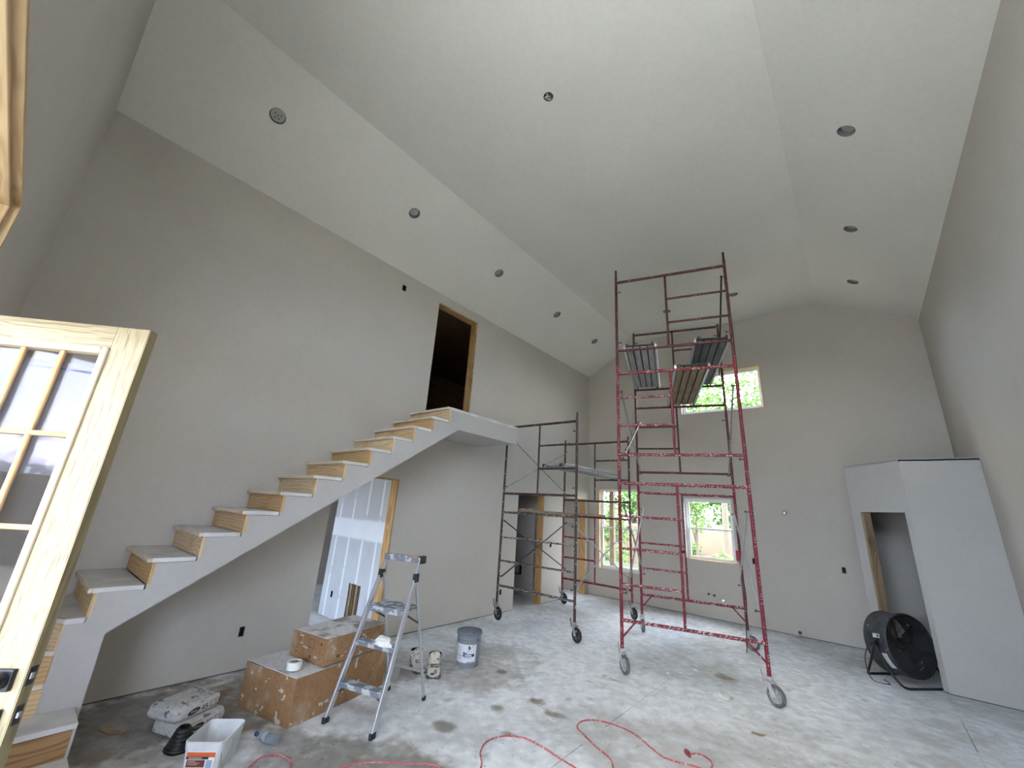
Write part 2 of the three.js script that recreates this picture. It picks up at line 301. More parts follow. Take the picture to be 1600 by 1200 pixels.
// rooms behind the left wall
{
  const W0 = -9.3, B = XL - T;
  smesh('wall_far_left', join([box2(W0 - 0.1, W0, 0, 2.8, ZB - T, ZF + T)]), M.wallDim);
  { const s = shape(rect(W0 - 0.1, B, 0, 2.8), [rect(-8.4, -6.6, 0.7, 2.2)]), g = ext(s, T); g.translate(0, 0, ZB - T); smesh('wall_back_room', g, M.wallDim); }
  { const g = ext(shape(rect(W0 - 0.1, B, 0, 2.8), [rect(-8.6, -7.0, 0.8, 2.2)]), T); g.translate(0, 0, ZF); smesh('wall_front_room', g, M.wallDim); }  // unseen window opening added to light the bare hall drywall
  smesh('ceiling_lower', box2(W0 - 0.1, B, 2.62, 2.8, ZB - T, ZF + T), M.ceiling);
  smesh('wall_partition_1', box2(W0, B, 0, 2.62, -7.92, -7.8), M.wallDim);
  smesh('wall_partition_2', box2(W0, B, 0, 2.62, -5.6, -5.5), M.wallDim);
  // bare drywall beside the hall, an access hole showing the studs
  const w = struct('wall_hall', 'bare taped drywall of the hall under the stairs');
  const g = ext(shape(rect(-6.98, B - 0.0, GAP, 2.62), [[[-6.2, 0.06], [-5.87, 0.06], [-5.87, 0.575], [-6.2, 0.575]], OB(-6.66, 0.344)]), 0.016); g.translate(0, 0, -3.72);
  mesh('drywall_board', g, M.drywall, w);
  mesh('drywall_board', box2(-6.98, B, 0, 2.62, -3.86, -3.845), M.drywall, w);
  for (const x of [-6.96, -6.5, -6.16, -6.0, -5.62]) mesh('stud', box2(x - 0.02, x + 0.02, 0, 2.62, -3.844, -3.722), x < -5.9 && x > -6.3 ? M.plankWood : M.stud, w);
  mesh('plate', box2(-6.98, B, 0, 0.04, -3.843, -3.723), M.stud, w);
  // upper room, dark
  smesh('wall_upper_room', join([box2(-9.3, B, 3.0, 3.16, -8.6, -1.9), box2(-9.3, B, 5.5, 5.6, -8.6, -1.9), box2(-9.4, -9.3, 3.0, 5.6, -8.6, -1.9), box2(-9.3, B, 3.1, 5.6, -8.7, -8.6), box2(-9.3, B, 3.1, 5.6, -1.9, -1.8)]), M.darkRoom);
  // things in the dark doorway room
  const v = thing('wall_box', 'dark pipe box set low in the dark room behind the doorway', 'wall box', [-6.2, 0.55, -7.8]);
  mesh('frame', join([bx(0.3, 0.02, 0.05, 0, 0.11, 0.025), bx(0.3, 0.02, 0.05, 0, -0.11, 0.025), bx(0.02, 0.24, 0.05, -0.14, 0, 0.025), bx(0.02, 0.24, 0.05, 0.14, 0, 0.025)]), M.black, v);
  for (const x of [-0.06, 0.05]) mesh('pipe', rod([x, -0.1, 0.02], [x, 0.06, 0.02], 0.014), M.galv, v);
}
// corner pantry of drywall
const PZ = -7.87, PX = 0.52, PX0 = -0.1, PZ0 = -8.6, PH = 2.82;
{
  const g = struct('wall_pantry', 'boxed corner pantry of primed drywall lower than the room'), L = Math.hypot(PX - PX0, PZ - PZ0), t = 0.115;
  mesh('front_panel', muv(box2(PX, XR, GAP, PH, PZ - t, PZ), 'auto', false), M.primer, g);
  mesh('side_panel', muv(box2(PX0, PX0 + t, GAP, PH, ZB, PZ0), 'auto', false), M.primer, g);
  const dir = V((PX - PX0) / L, 0, (PZ - PZ0) / L), nz = dir.clone().cross(V(0, 1, 0));
  const m = new THREE.Matrix4().makeBasis(dir, V(0, 1, 0), nz).setPosition(PX0, 0, PZ0);
  const dg = ext(shape([[0, GAP], [0.16, GAP], [0.16, 2.1], [L - 0.07, 2.1], [L - 0.07, GAP], [L, GAP], [L, PH], [0, PH]]), t); dg.translate(0, 0, -t); dg.applyMatrix4(m); mesh('diagonal_panel', dg, M.primer, g);
  const top = ext(shape([[PX0, -ZB], [PX0, -PZ0], [PX, -PZ], [XR, -PZ], [XR, -ZB]].map(([x, y]) => [x, y])), 0.02); top.rotateX(-Math.PI / 2); top.translate(0, PH - 0.03, 0); mesh('lid_panel', top, M.primer, g);
  const j = box2(0.16, 0.2, 0, 2.1, -t - 0.004, -0.004, 0.003); j.applyMatrix4(m); mesh('jamb', j, M.plankWood, g);
  mesh('plate', box2(PX, XR, 0, GAP, PZ - t, PZ - 0.014), M.plate, g);
}
// windows of the back wall
function sashWindow(name, x0, x1, y0, y1, hung, label, buck) {
  const w = struct(name, label), zo = ZB - T, f = 0.045, d = 0.07, zi = zo + d;
  for (const [a, b, c, e, n] of [[x0, x0 + f, y0, y1, 'frame_side'], [x1 - f, x1, y0, y1, 'frame_side'], [x0 + f, x1 - f, y0, y0 + f, 'frame_sill'], [x0 + f, x1 - f, y1 - f, y1, 'frame_head']]) mesh(n, box2(a, b, c, e, zo, zi, 0.004), M.vinyl, w);
  const ix0 = x0 + f, ix1 = x1 - f, iy0 = y0 + f, iy1 = y1 - f, r = 0.032;
  const sash = (a, b, z) => {
    const s = part('sash', w);
    mesh('sash_rail', box2(ix0, ix1, a, a + r, z, z + 0.03, 0.003), M.vinyl, s); mesh('sash_rail', box2(ix0, ix1, b - r, b, z, z + 0.03, 0.003), M.vinyl, s);
    mesh('sash_stile', box2(ix0, ix0 + r, a + r, b - r, z, z + 0.03, 0.003), M.vinyl, s); mesh('sash_stile', box2(ix1 - r, ix1, a + r, b - r, z, z + 0.03, 0.003), M.vinyl, s);
    mesh('pane', box2(ix0 + r, ix1 - r, a + r, b - r, z + 0.013, z + 0.016), M.glass, s);
  };
  if (hung) { const m = (iy0 + iy1) / 2; sash(m - 0.016, iy1, zo + 0.004); sash(iy0, m + 0.016, zo + 0.036); } else sash(iy0, iy1, zo + 0.02);
  const b = [];
  if (buck.includes('l')) b.push(box2(x0 - 0.001, x0 + 0.018, y0, y1, zi, ZB - 0.004)); if (buck.includes('r')) b.push(box2(x1 - 0.018, x1 + 0.001, y0, y1, zi, ZB - 0.004));
  if (buck.includes('t')) b.push(box2(x0, x1, y1 - 0.018, y1 + 0.001, zi, ZB - 0.004)); if (buck.includes('b')) b.push(box2(x0, x1, y0 - 0.001, y0 + 0.018, zi, ZB - 0.004));
  b.forEach((q) => mesh('buck_board', q, M.studPale, w));
  return w;
}
sashWindow('window_1', -2.95, -2.0, 1.04, 2.285, true, 'white double-hung window behind the red tower', 'b');
sashWindow('window_2', -2.86, -1.2, 4.145, 5.066, false, 'high fixed window behind the decks of the red tower', 'tr');
sashWindow('window_3', -5.0, -3.98, 0.6, 2.46, true, 'tall double-hung window near the back left corner', 'lt');
// entrance: wood lined opening, glass over the doors
{
  const e = struct('window_4', 'glazed transom in a wood lined opening above the entrance doors'), d0 = ZF - 0.006, d1 = ZF + T + 0.02, ty = 2.47;
  mesh('jamb', box2(EX0 - 0.001, EX0 + 0.022, 0, ET, d0, d1, 0.003), M.entry, e); mesh('jamb', box2(EX1 - 0.022, EX1 + 0.001, 0, ET, d0, d1, 0.003), M.entry, e);
  mesh('head_jamb', box2(EX0 + 0.022, EX1 - 0.022, ET - 0.022, ET + 0.001, d0, d1, 0.003), M.entry, e);
  mesh('head_stop', box2(EX0 + 0.022, EX1 - 0.022, ET - 0.05, ET - 0.022, ZF + 0.022, ZF + 0.075, 0.006), M.entry, e);
  mesh('side_stop', box2(EX0 + 0.022, EX0 + 0.05, ty, ET - 0.05, ZF + 0.022, ZF + 0.075, 0.006), M.entry, e); mesh('side_stop', box2(EX1 - 0.05, EX1 - 0.022, ty, ET - 0.05, ZF + 0.022, ZF + 0.075, 0.006), M.entry, e);
  mesh('transom_bar', box2(EX0 + 0.022, EX1 - 0.022, ty, ty + 0.06, ZF + 0.02, d1, 0.006), M.entry, e);
  mesh('pane', box2(EX0 + 0.05, EX1 - 0.05, ty + 0.06, ET - 0.05, ZF + 0.046, ZF + 0.05), M.glass, e);
}

// unseen gable window added behind the viewer to bring in daylight
for (const [n, x0, x1, y0, y1, l] of [['added_window_5', -1.25, 1.2, 3.7, 5.35, 'unseen high gable window added for daylight over the front porch']]) {
  const w = struct(n, l), z0 = ZF + 0.05, z1 = ZF + 0.12, f = 0.05;
  for (const [a, b, c, d, k] of [[x0, x0 + f, y0, y1, 'frame_side'], [x1 - f, x1, y0, y1, 'frame_side'], [x0 + f, x1 - f, y0, y0 + f, 'frame_sill'], [x0 + f, x1 - f, y1 - f, y1, 'frame_head'], [(x0 + x1) / 2 - 0.03, (x0 + x1) / 2 + 0.03, y0 + f, y1 - f, 'mullion']]) mesh(k, box2(a, b, c, d, z0, z1, 0.004), M.vinyl, w);
  for (const [a, b] of [[x0 + f, (x0 + x1) / 2 - 0.03], [(x0 + x1) / 2 + 0.03, x1 - f]]) mesh('pane', box2(a, b, y0 + f, y1 - f, z0 + 0.03, z0 + 0.034), M.glass, w);
}

// ------------------------------------------------------------------ outside
const leafGreen = [0, 1, 2, 3].map((i) => new THREE.MeshPhysicalMaterial({ color: ['#4a6b2b', '#567632', '#3c5c33', '#668040'][i], roughness: 0.9, transmission: 0.25, thickness: 0, side: THREE.DoubleSide }));
M.bark = std({ color: '#5c5145', roughness: 0.95 });
M.dirt = std({ map: dataTex(256, (u, v) => tint(rgb('#40301f'), 0.8 + 0.4 * fbm(u, v, 8, 8, 5, 101)), true, 6), roughness: 1 });
M.grass = std({ map: dataTex(256, (u, v) => { const k = fbm(u, v, 12, 12, 5, 102); return [mix(0.14, 0.22, k), mix(0.18, 0.25, k), mix(0.08, 0.13, k)]; }, true, 3), roughness: 1 });
M.gravel = std({ map: dataTex(512, (u, v) => { const k = fbm(u, v, 60, 60, 4, 103); return tint(rgb('#8e8a82'), 0.75 + 0.5 * k); }, true, 3), roughness: 1 });
M.fence = wood('#5b4b38', '#46392a', 104, { rings: 3, T: [2, 0.5] });
M.fenceDark = wood('#5a5a5e', '#3f3f44', 105, { rings: 4, T: [2, 0.5] });
{
  const g = new THREE.PlaneGeometry(90, 60, 30, 20); g.rotateX(-Math.PI / 2); g.translate(-14, -0.35, -40.2); smesh('ground_back', muv(g, 'auto', false), M.grass);
  const f = new THREE.PlaneGeometry(60, 40, 1, 1); f.rotateX(-Math.PI / 2); f.translate(-2, -0.16, 20.5); smesh('ground_front', muv(f, 'auto', false), M.gravel);
  const bank = new THREE.PlaneGeometry(34, 9, 60, 16); bank.rotateX(-Math.PI / 2);
  const p = bank.attributes.position; for (let i = 0; i < p.count; i++) { const z = p.getZ(i) / 4.5, x = p.getX(i); p.setY(i, (1 - z * z) * (1.5 + 0.9 * fbm(x / 34 + 0.5, z / 2 + 0.5, 6, 3, 4, 110)) - 0.15); }
  bank.computeVertexNormals(); bank.translate(-10, -0.35, -31); smesh('terrain_bank', muv(bank, 'auto', false), M.dirt, 'bank of bare tan soil behind the house');
}
function leafGeo(s) { const g = new THREE.BufferGeometry(); const L = s, w = s * 0.38; g.setAttribute('position', new THREE.BufferAttribute(new Float32Array([0, 0, 0, w, 0.1 * s, L * 0.5, 0, 0, L, 0, 0, 0, 0, 0, L, -w, 0.1 * s, L * 0.5]), 3)); g.computeVertexNormals(); return g; }
function tree(name, label, cat, x, z, h, r, crownY, n, leaf, mat, lobes = 9, base = -0.35) {
  const t = thing(name, label, cat, [x, base, z], 0, undefined);
  const lob = []; for (let i = 0; i < lobes; i++) { const a = rnd() * 6.283, q = r * 0.62 * Math.sqrt(rnd()), y = crownY + (h - crownY) * rr(0.12, 0.9); lob.push([q * Math.cos(a), y, q * Math.sin(a), r * rr(0.32, 0.55)]); }
  const br = [];
  if (crownY > 0.6) br.push(rod([0, 0, 0], [0.08 * r, crownY + (h - crownY) * 0.4, 0.05 * r], 0.035 * r + 0.05, 9, 0.02 * r + 0.02));
  for (const l of lob) br.push(rod([0.02 * r, Math.max(0.05, crownY * 0.85), 0], [l[0], l[1], l[2]], 0.015 * r + 0.012, 6, 0.008));
  mesh('trunk', join(br), M.bark, t);
  const im = new THREE.InstancedMesh(leafGeo(leaf), mat, n), m = new THREE.Matrix4(), q = new THREE.Quaternion(), e = new THREE.Euler();
  for (let i = 0; i < n; i++) {
    const l = lob[i % lobes], d = V(rr(-1, 1), rr(-1, 1), rr(-1, 1)); d.normalize().multiplyScalar(l[3] * Math.cbrt(rr(0.15, 1)));
    e.set(rr(-1.2, 1.2), rr(0, 6.283), rr(-1.2, 1.2)); q.setFromEuler(e); const s = rr(0.7, 1.3);
    m.compose(V(l[0] + d.x, Math.max(0.03, l[1] + d.y * 0.8), l[2] + d.z), q, V(s, s, s)); im.setMatrixAt(i, m);
  }
  im.name = 'crown'; im.userData.kind = 'stuff'; im.castShadow = true; t.add(im);
  return t;
}
tree('leafy_tree', 'light green thin tree in front of the soil bank outside the lower window', 'tree', -6.35, -22, 5.0, 1.05, 1.0, 1300, 0.15, leafGreen[3], 10);
tree('leafy_tree', 'open crowned tree filling the high window behind the tower decks', 'tree', -4.7, -20.5, 10.2, 3.0, 5.2, 3400, 0.2, leafGreen[1], 12);
tree('leafy_tree', 'slim leafy tree beyond the right end of the high window', 'tree', -2.6, -24, 10.6, 2.2, 5.6, 1900, 0.2, leafGreen[0], 8);
[[-8.2, -38, 9.5, 3.6, 0, 'dark leafy tree beyond the soil bank, right of the lower window'], [-12.5, -39, 10, 3.8, 2, 'bluish green tree beyond the soil bank, left in the lower window'], [-17.5, -40, 9, 3.6, 1, 'broad tree seen in the top sash of the tall window'], [-22.5, -37, 10, 4.2, 0, 'broad tree left of the wooden post outside the tall window'], [-3.5, -42, 9, 4, 2, 'tree far behind the house, hidden mostly by the back wall'], [-28, -40, 9, 4.2, 1, 'tree at the far left of the back yard']].forEach(([x, z, h, r, c, l]) => tree('broad_tree', l, 'tree', x, z, h, r, 1.5, 3600, 0.34, leafGreen[c], 12));
tree('garden_bush', 'bright green bush below the lower window', 'bush', -4.95, -20, 1.35, 0.7, 0.1, 1100, 0.13, leafGreen[3], 8);
tree('garden_bush', 'green bush at the foot of the thin tree outside', 'bush', -7.3, -24, 1.1, 0.8, 0.1, 1400, 0.13, leafGreen[1], 8);
tree('garden_bush', 'leafy bush in front of the wooden fence outside the tall window', 'bush', -8.6, -17.5, 2.7, 0.9, 0.2, 2200, 0.12, leafGreen[1], 9);
{ // wooden fence outside the tall window
  const f = thing('board_fence', 'pale wooden board fence outside the tall window', 'fence', [-11.6, -0.35, -20]);
  const b = []; for (let i = 0; i < 34; i++) b.push(bx(0.13, 1.75 + rr(-0.02, 0.02), 0.02, i * 0.14, 0.9, 0));
  const o = mesh('board', join(b), M.fence, f); o.userData.kind = 'stuff';
  for (const y of [0.4, 1.45]) mesh('rail', bx(4.75, 0.09, 0.04, 2.3, y, -0.03), M.fence, f);
  const p = thing('porch_post', 'square wooden porch post outside the tall window', 'post', [-5.98, -0.35, -12.2]);
  mesh('shaft', bx(0.14, 3.2, 0.14, 0, 1.6, 0, 0.01), M.fence, p); mesh('base_block', bx(0.2, 0.14, 0.2, 0, 0.07, 0, 0.01), M.fence, p);
  smesh('roof_porch', box2(-8.6, -3.3, 2.85, 3.0, -12.4, ZB - T), M.plankWood, 'low porch roof over the tall window');
  smesh('roof_unseen_porch', box2(-7, 1.6, 3.35, 3.5, ZF + T, 5.2), M.ceiling, 'unseen porch roof added in front of the entrance');  // unseen porch, added after the soffit mirrored in the door, limits sky light
  for (const [x, n] of [[-4.4, 'left'], [0.9, 'right']]) { const c = thing('porch_column', 'square white column of the unseen front porch, ' + n + ' of the entrance', 'column', [x, -0.16, 5.0]); mesh('shaft', bx(0.16, 3.5, 0.16, 0, 1.755, 0, 0.006), M.white, c); mesh('base_block', bx(0.22, 0.16, 0.22, 0, 0.08, 0, 0.006), M.white, c); }
  // dark fence across the front yard, mirrored in the door glass
  const d = thing('dark_fence', 'dark grey board fence across the front yard, mirrored in the door glass', 'fence', [-12, -0.16, 12.8]);
  const q = []; for (let i = 0; i < 150; i++) q.push(bx(0.16, 2.3 + rr(-0.02, 0.02), 0.025, i * 0.168, 1.15, rr(-0.004, 0.004)));
  const dm = mesh('board', join(q), M.fenceDark, d); dm.userData.kind = 'stuff'; mesh('rail', bx(25.2, 0.1, 0.05, 12.5, 2.1, 0.04), M.fenceDark, d);
}

// ------------------------------------------------------------------ staircase
{
  const st = thing('staircase', 'unfinished staircase with pine risers and a drywalled side, rising along the left wall', 'staircase'), XS = -4.36, R = 0.1895, RUN = 0.2868, ZN = -0.56, Y1 = 1.07, n = 12;
  const tread = (x0, x1, y, z0, z1) => { const g = part('tread', st); mesh('board', box2(x0, x1, y - 0.034, y, z0, z1, 0.008), M.treadDust, g); return g; };
  // straight flight
  for (let i = 0; i < 11; i++) {
    const y = Y1 + i * R, zf = ZN - i * RUN, t = part('tread', st);
    mesh('board', muv(box2(XL + 0.004, XS + 0.012, y - 0.034, y, zf - RUN - 0.02, zf - 0.02, 0.004)), M.treadDust, t);
    mesh('nosing', muv(new RoundedBoxGeometry(XS - XL + 0.01, 0.036, 0.03, 3, 0.012).translate((XL + XS) / 2 + 0.005, y - 0.018, zf - 0.01)), M.nosing, t);
    mesh('riser', box2(XL + 0.004, XS + 0.006, y - R, y - 0.034, zf - 0.055, zf - 0.032), M.riser[i % 3], st);
  }
  const zl = ZN - 11 * RUN, yl = 3.163; // landing
  mesh('riser', box2(XL + 0.004, XS + 0.006, yl - R - 0.02, yl - 0.034, zl - 0.055, zl - 0.032), M.riser[2], st);
  { const t = part('landing', st); mesh('nosing', muv(new RoundedBoxGeometry(XS - XL + 0.01, 0.036, 0.03, 3, 0.012).translate((XL + XS) / 2 + 0.005, yl - 0.018, zl - 0.01)), M.nosing, t);
    mesh('deck', box2(XL + 0.002, XS + 0.004, yl - 0.036, yl, -5.31, zl - 0.025), M.treadDust, t);
    mesh('fascia', muv(box2(XS - 0.06, XS, 2.866, yl - 0.036, -5.31, -3.957), 'auto', false), M.primer, t); mesh('end_board', muv(box2(XL + 0.002, XS - 0.06, 2.866, yl - 0.036, -5.31, -5.25), 'auto', false), M.primer, t);
    mesh('soffit', muv(box2(XL + 0.002, XS - 0.06, 2.866, 2.886, -5.25, -3.96), 'auto', false), M.primer, t); }
  // drywalled side: stepped above, sloped below, closed to the floor at its foot
  const pts = [[0.725, 0.0], [0.725, 0.757], [3.957, 2.866], [-zl + 0.06, 2.9], [-zl + 0.06, yl - 0.036]];
  for (let i = 11; i >= 1; i--) { const y = Y1 + (i - 1) * R - 0.036, z = -(ZN - i * RUN) + 0.034; if (i === 11) { pts[3] = [3.957, 2.9]; pts[4] = [3.957, yl - 0.036]; pts.push([z, yl - 0.036]); } else pts.push([z, y + R]); pts.push([z, y]); }
  pts.push([-ZN + 0.034, Y1 - 0.036], [-ZN + 0.034, Y1 - R - 0.036], [0.5, Y1 - R - 0.036], [0.5, 0.0]);
  const g = ext(shape(pts), 0.075); g.applyMatrix4(ZY); g.translate(XS - 0.075, 0, 0); mesh('side_wall', g, M.primer, st);
  const under = new THREE.BufferGeometry().copy(muv(bx(XS - XL - 0.08, 0.02, Math.hypot(3.957 - 0.725, 2.866 - 0.757)), 'auto', false));
  under.rotateX(Math.atan2(2.866 - 0.757, 3.957 - 0.725)); under.translate((XL + XS - 0.075) / 2, (0.757 + 2.866) / 2 + 0.02, -(0.725 + 3.957) / 2); mesh('soffit', under, M.primer, st);
  mesh('end_wall', muv(box2(XL + 0.004, XS - 0.075, 0, 0.76, -0.725, -0.70), 'auto', false), M.primer, st);
  // winders turning about the end of the side wall
  const PZ0_ = -0.5, wz = ZF - 0.01;
  const fan = [[[XS, PZ0_], [XS, wz], [XS - 0.5, wz]], [[XS, PZ0_], [XS - 0.5, wz], [XL + 0.005, wz], [XL + 0.005, 0.03]], [[XS, PZ0_], [XL + 0.005, 0.03], [XL + 0.005, PZ0_ - 0.1], [XS, PZ0_ - 0.1]]];
  fan.forEach((poly, k) => {
    const y = 0.3115 + R * (k + 1), s = shape(poly.map(([x, z]) => [x, -z])), t = part('tread', st);
    const b = ext(s, 0.034, {}); b.rotateX(-Math.PI / 2); b.translate(0, y - 0.034, 0); mesh('board', muv(b), M.treadDust, t);
    const a = poly[0], c = poly[1], L = Math.hypot(c[0] - a[0], c[1] - a[1]), ang = Math.atan2(-(c[1] - a[1]), c[0] - a[0]);
    const r = bx(L - 0.03, R - 0.034, 0.024, L / 2 - 0.015, 0, 0); r.rotateY(ang); r.translate(a[0], y - 0.034 - (R - 0.034) / 2, a[1]); mesh('riser', r, M.riser[k % 3], st);
    const nz = muv(new RoundedBoxGeometry(L - 0.05, 0.036, 0.04, 2, 0.012).translate(L / 2 - 0.025, 0, 0.012)); nz.rotateY(ang); nz.translate(a[0], y - 0.018, a[1]); mesh('nosing', nz, M.nosing, t);
  });
  // the two bottom steps spread out into the room
  mesh('core', box2(XS - 0.02, -4.10, 0, 0.285, -0.66, wz), M.riser[1], st);
  { const t = part('tread', st); mesh('board', box2(XS, -4.075, 0.286, 0.32, -0.69, wz, 0.006), M.treadDust, t); mesh('riser', box2(-4.1, -4.078, 0.135, 0.284, -0.672, wz), wood('#a8845a', '#6d4a2c', 41), st); mesh('side_board', muv(box2(XS, -4.085, 0.0, 0.286, -0.69, -0.672), 'auto', false), M.primer, st); }
  { const t = part('tread', st); mesh('board', box2(-4.1, -3.76, 0.1, 0.134, -0.69, wz, 0.006), M.treadDust, t); mesh('riser', box2(-3.8, -3.778, 0, 0.1, -0.672, wz), M.riser[0], st); mesh('side_board', muv(box2(-4.085, -3.785, 0, 0.1, -0.69, -0.672), 'auto', false), M.primer, st); }
  void tread; void n;
}

// ------------------------------------------------------------------ entrance door, standing ajar
{
  const a = 0.8143, w = 0.914, h = 2.435, t = 0.044, d = thing('entrance_door', 'pale oak grained entrance door with a grid of glass panes, standing open', 'door', [-2.921, 0.02, 0.455], a);
  // local x from hinge to latch, the outer face at z = 0, the inner at -t
  const g0 = 0.13, gy0 = 0.52, gy1 = 2.335, gx0 = g0, gx1 = w - g0;
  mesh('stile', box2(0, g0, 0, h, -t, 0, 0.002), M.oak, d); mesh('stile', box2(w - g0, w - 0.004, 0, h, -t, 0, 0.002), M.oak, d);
  mesh('edge_strip', box2(w - 0.004, w, 0, h, -t + 0.001, -0.001), M.doorEdge, d);
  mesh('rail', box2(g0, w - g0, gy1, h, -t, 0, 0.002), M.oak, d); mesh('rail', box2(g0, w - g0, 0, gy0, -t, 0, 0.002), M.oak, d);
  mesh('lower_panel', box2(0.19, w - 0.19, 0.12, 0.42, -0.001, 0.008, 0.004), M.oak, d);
  const fw = 0.028;
  const fr = (x0, x1, y0, y1) => { const s = shape(rect(x0, x1, y0, y1), []); void s; return muv(new RoundedBoxGeometry(x1 - x0, y1 - y0, t + 0.024, 3, 0.009).translate((x0 + x1) / 2, (y0 + y1) / 2, -t / 2)); };
  for (const q of [[gx0, gx0 + fw, gy0, gy1], [gx1 - fw, gx1, gy0, gy1], [gx0 + fw, gx1 - fw, gy0, gy0 + fw], [gx0 + fw, gx1 - fw, gy1 - fw, gy1]]) mesh('lite_frame', fr(...q), M.lite, d);
  const ix0 = gx0 + fw, ix1 = gx1 - fw, iy0 = gy0 + fw, iy1 = gy1 - fw, cols = 4, rows = 5, pw = (ix1 - ix0) / cols, ph = (iy1 - iy0) / rows, mw = 0.02;
  for (let i = 1; i < cols; i++) mesh('muntin', muv(new RoundedBoxGeometry(mw, iy1 - iy0, 0.016, 2, 0.006).translate(ix0 + i * pw, (iy0 + iy1) / 2, -0.008)), M.muntin, d);
  for (let j = 1; j < rows; j++) mesh('muntin', muv(new RoundedBoxGeometry(ix1 - ix0, mw, 0.015, 2, 0.006).translate((ix0 + ix1) / 2, iy0 + j * ph, -0.008)), M.muntin, d);
  for (let i = 0; i < cols; i++) for (let j = 0; j < rows; j++) mesh('pane', box2(ix0 + i * pw + 0.004, ix0 + (i + 1) * pw - 0.004, iy0 + j * ph + 0.004, iy0 + (j + 1) * ph - 0.004, -0.026, -0.022), M.filmGlass, d);
  // creased protective film on the upper glass
  { const g = new THREE.PlaneGeometry(ix1 - ix0 - 0.006, 0.46, 60, 46), p = g.attributes.position;
    for (let i = 0; i < p.count; i++) { const x = p.getX(i), y = p.getY(i), u = x / 0.7 + 0.5, v = y / 0.6 + 0.5; const low = sstep(0.05, -0.23, y); p.setZ(i, 0.003 * fbm(u, v, 5, 4, 3, 120) + low * 0.012 * Math.abs(fbm(u, v, 6, 5, 3, 121) - 0.5) * 2); p.setY(i, y - (y < -0.2 ? 0.03 * fbm(u, 0.5, 6, 2, 3, 122) : 0) - 0.03 * (y > 0.2 ? Math.pow(u, 2) : 0)); }
    g.computeVertexNormals(); g.translate((ix0 + ix1) / 2, iy1 - 0.265, -0.0215);
    mesh('protective_film', g, new THREE.MeshPhysicalMaterial({ color: '#e3e4f6', transmission: 0.96, roughness: 0.09, thickness: 0, ior: 1.2 }), d).userData.label = 'creased clear film over the upper panes'; }
  // hardware
  const kx = w - 0.062, dead = part('deadbolt', d, [kx, 1.12, 0]);
  mesh('plate', new RoundedBoxGeometry(0.066, 0.066, 0.016, 2, 0.004).translate(0, 0, 0.008), M.bronze, dead);
  { const c = lathe([[0, 0], [0.026, 0], [0.026, 0.012], [0.021, 0.03], [0.02, 0.034], [0.014, 0.036], [0.0, 0.037]], 28); c.rotateX(Math.PI / 2); c.translate(0, 0, 0.014); mesh('cylinder', c, M.bronze, dead); }
  mesh('bolt_plate', join([box2(w - 0.062 + 0.0615, w - 0.062 + 0.0632, 0, 0, 0, 0).translate(0, 0, 0), bx(0.002, 0.057, 0.026, 0.0625, 0.005, -t / 2)]), M.black, dead);
  mesh('bolt', bx(0.006, 0.02, 0.014, 0.064, 0.005, -t / 2, 0.002), M.galv, dead);
  const hs = part('handle_set', d, [kx, 0.98, 0]);
  mesh('plate', new RoundedBoxGeometry(0.066, 0.2, 0.014, 2, 0.004).translate(0, -0.045, 0.007), M.bronze, hs);
  mesh('grip', pipe([[0, 0.03, 0.01], [0, 0.02, 0.045], [0, -0.05, 0.055], [0, -0.16, 0.05], [0, -0.2, 0.01]], 0.009, 24), M.bronze, hs);
  mesh('thumb_latch', bx(0.022, 0.008, 0.04, 0, 0.04, 0.03, 0.003), M.bronze, hs);
  mesh('latch_plate', bx(0.002, 0.057, 0.026, 0.0625, 0.03, -t / 2), M.black, hs); mesh('latch', bx(0.01, 0.018, 0.014, 0.065, 0.03, -t / 2, 0.003), M.galv, hs);
}

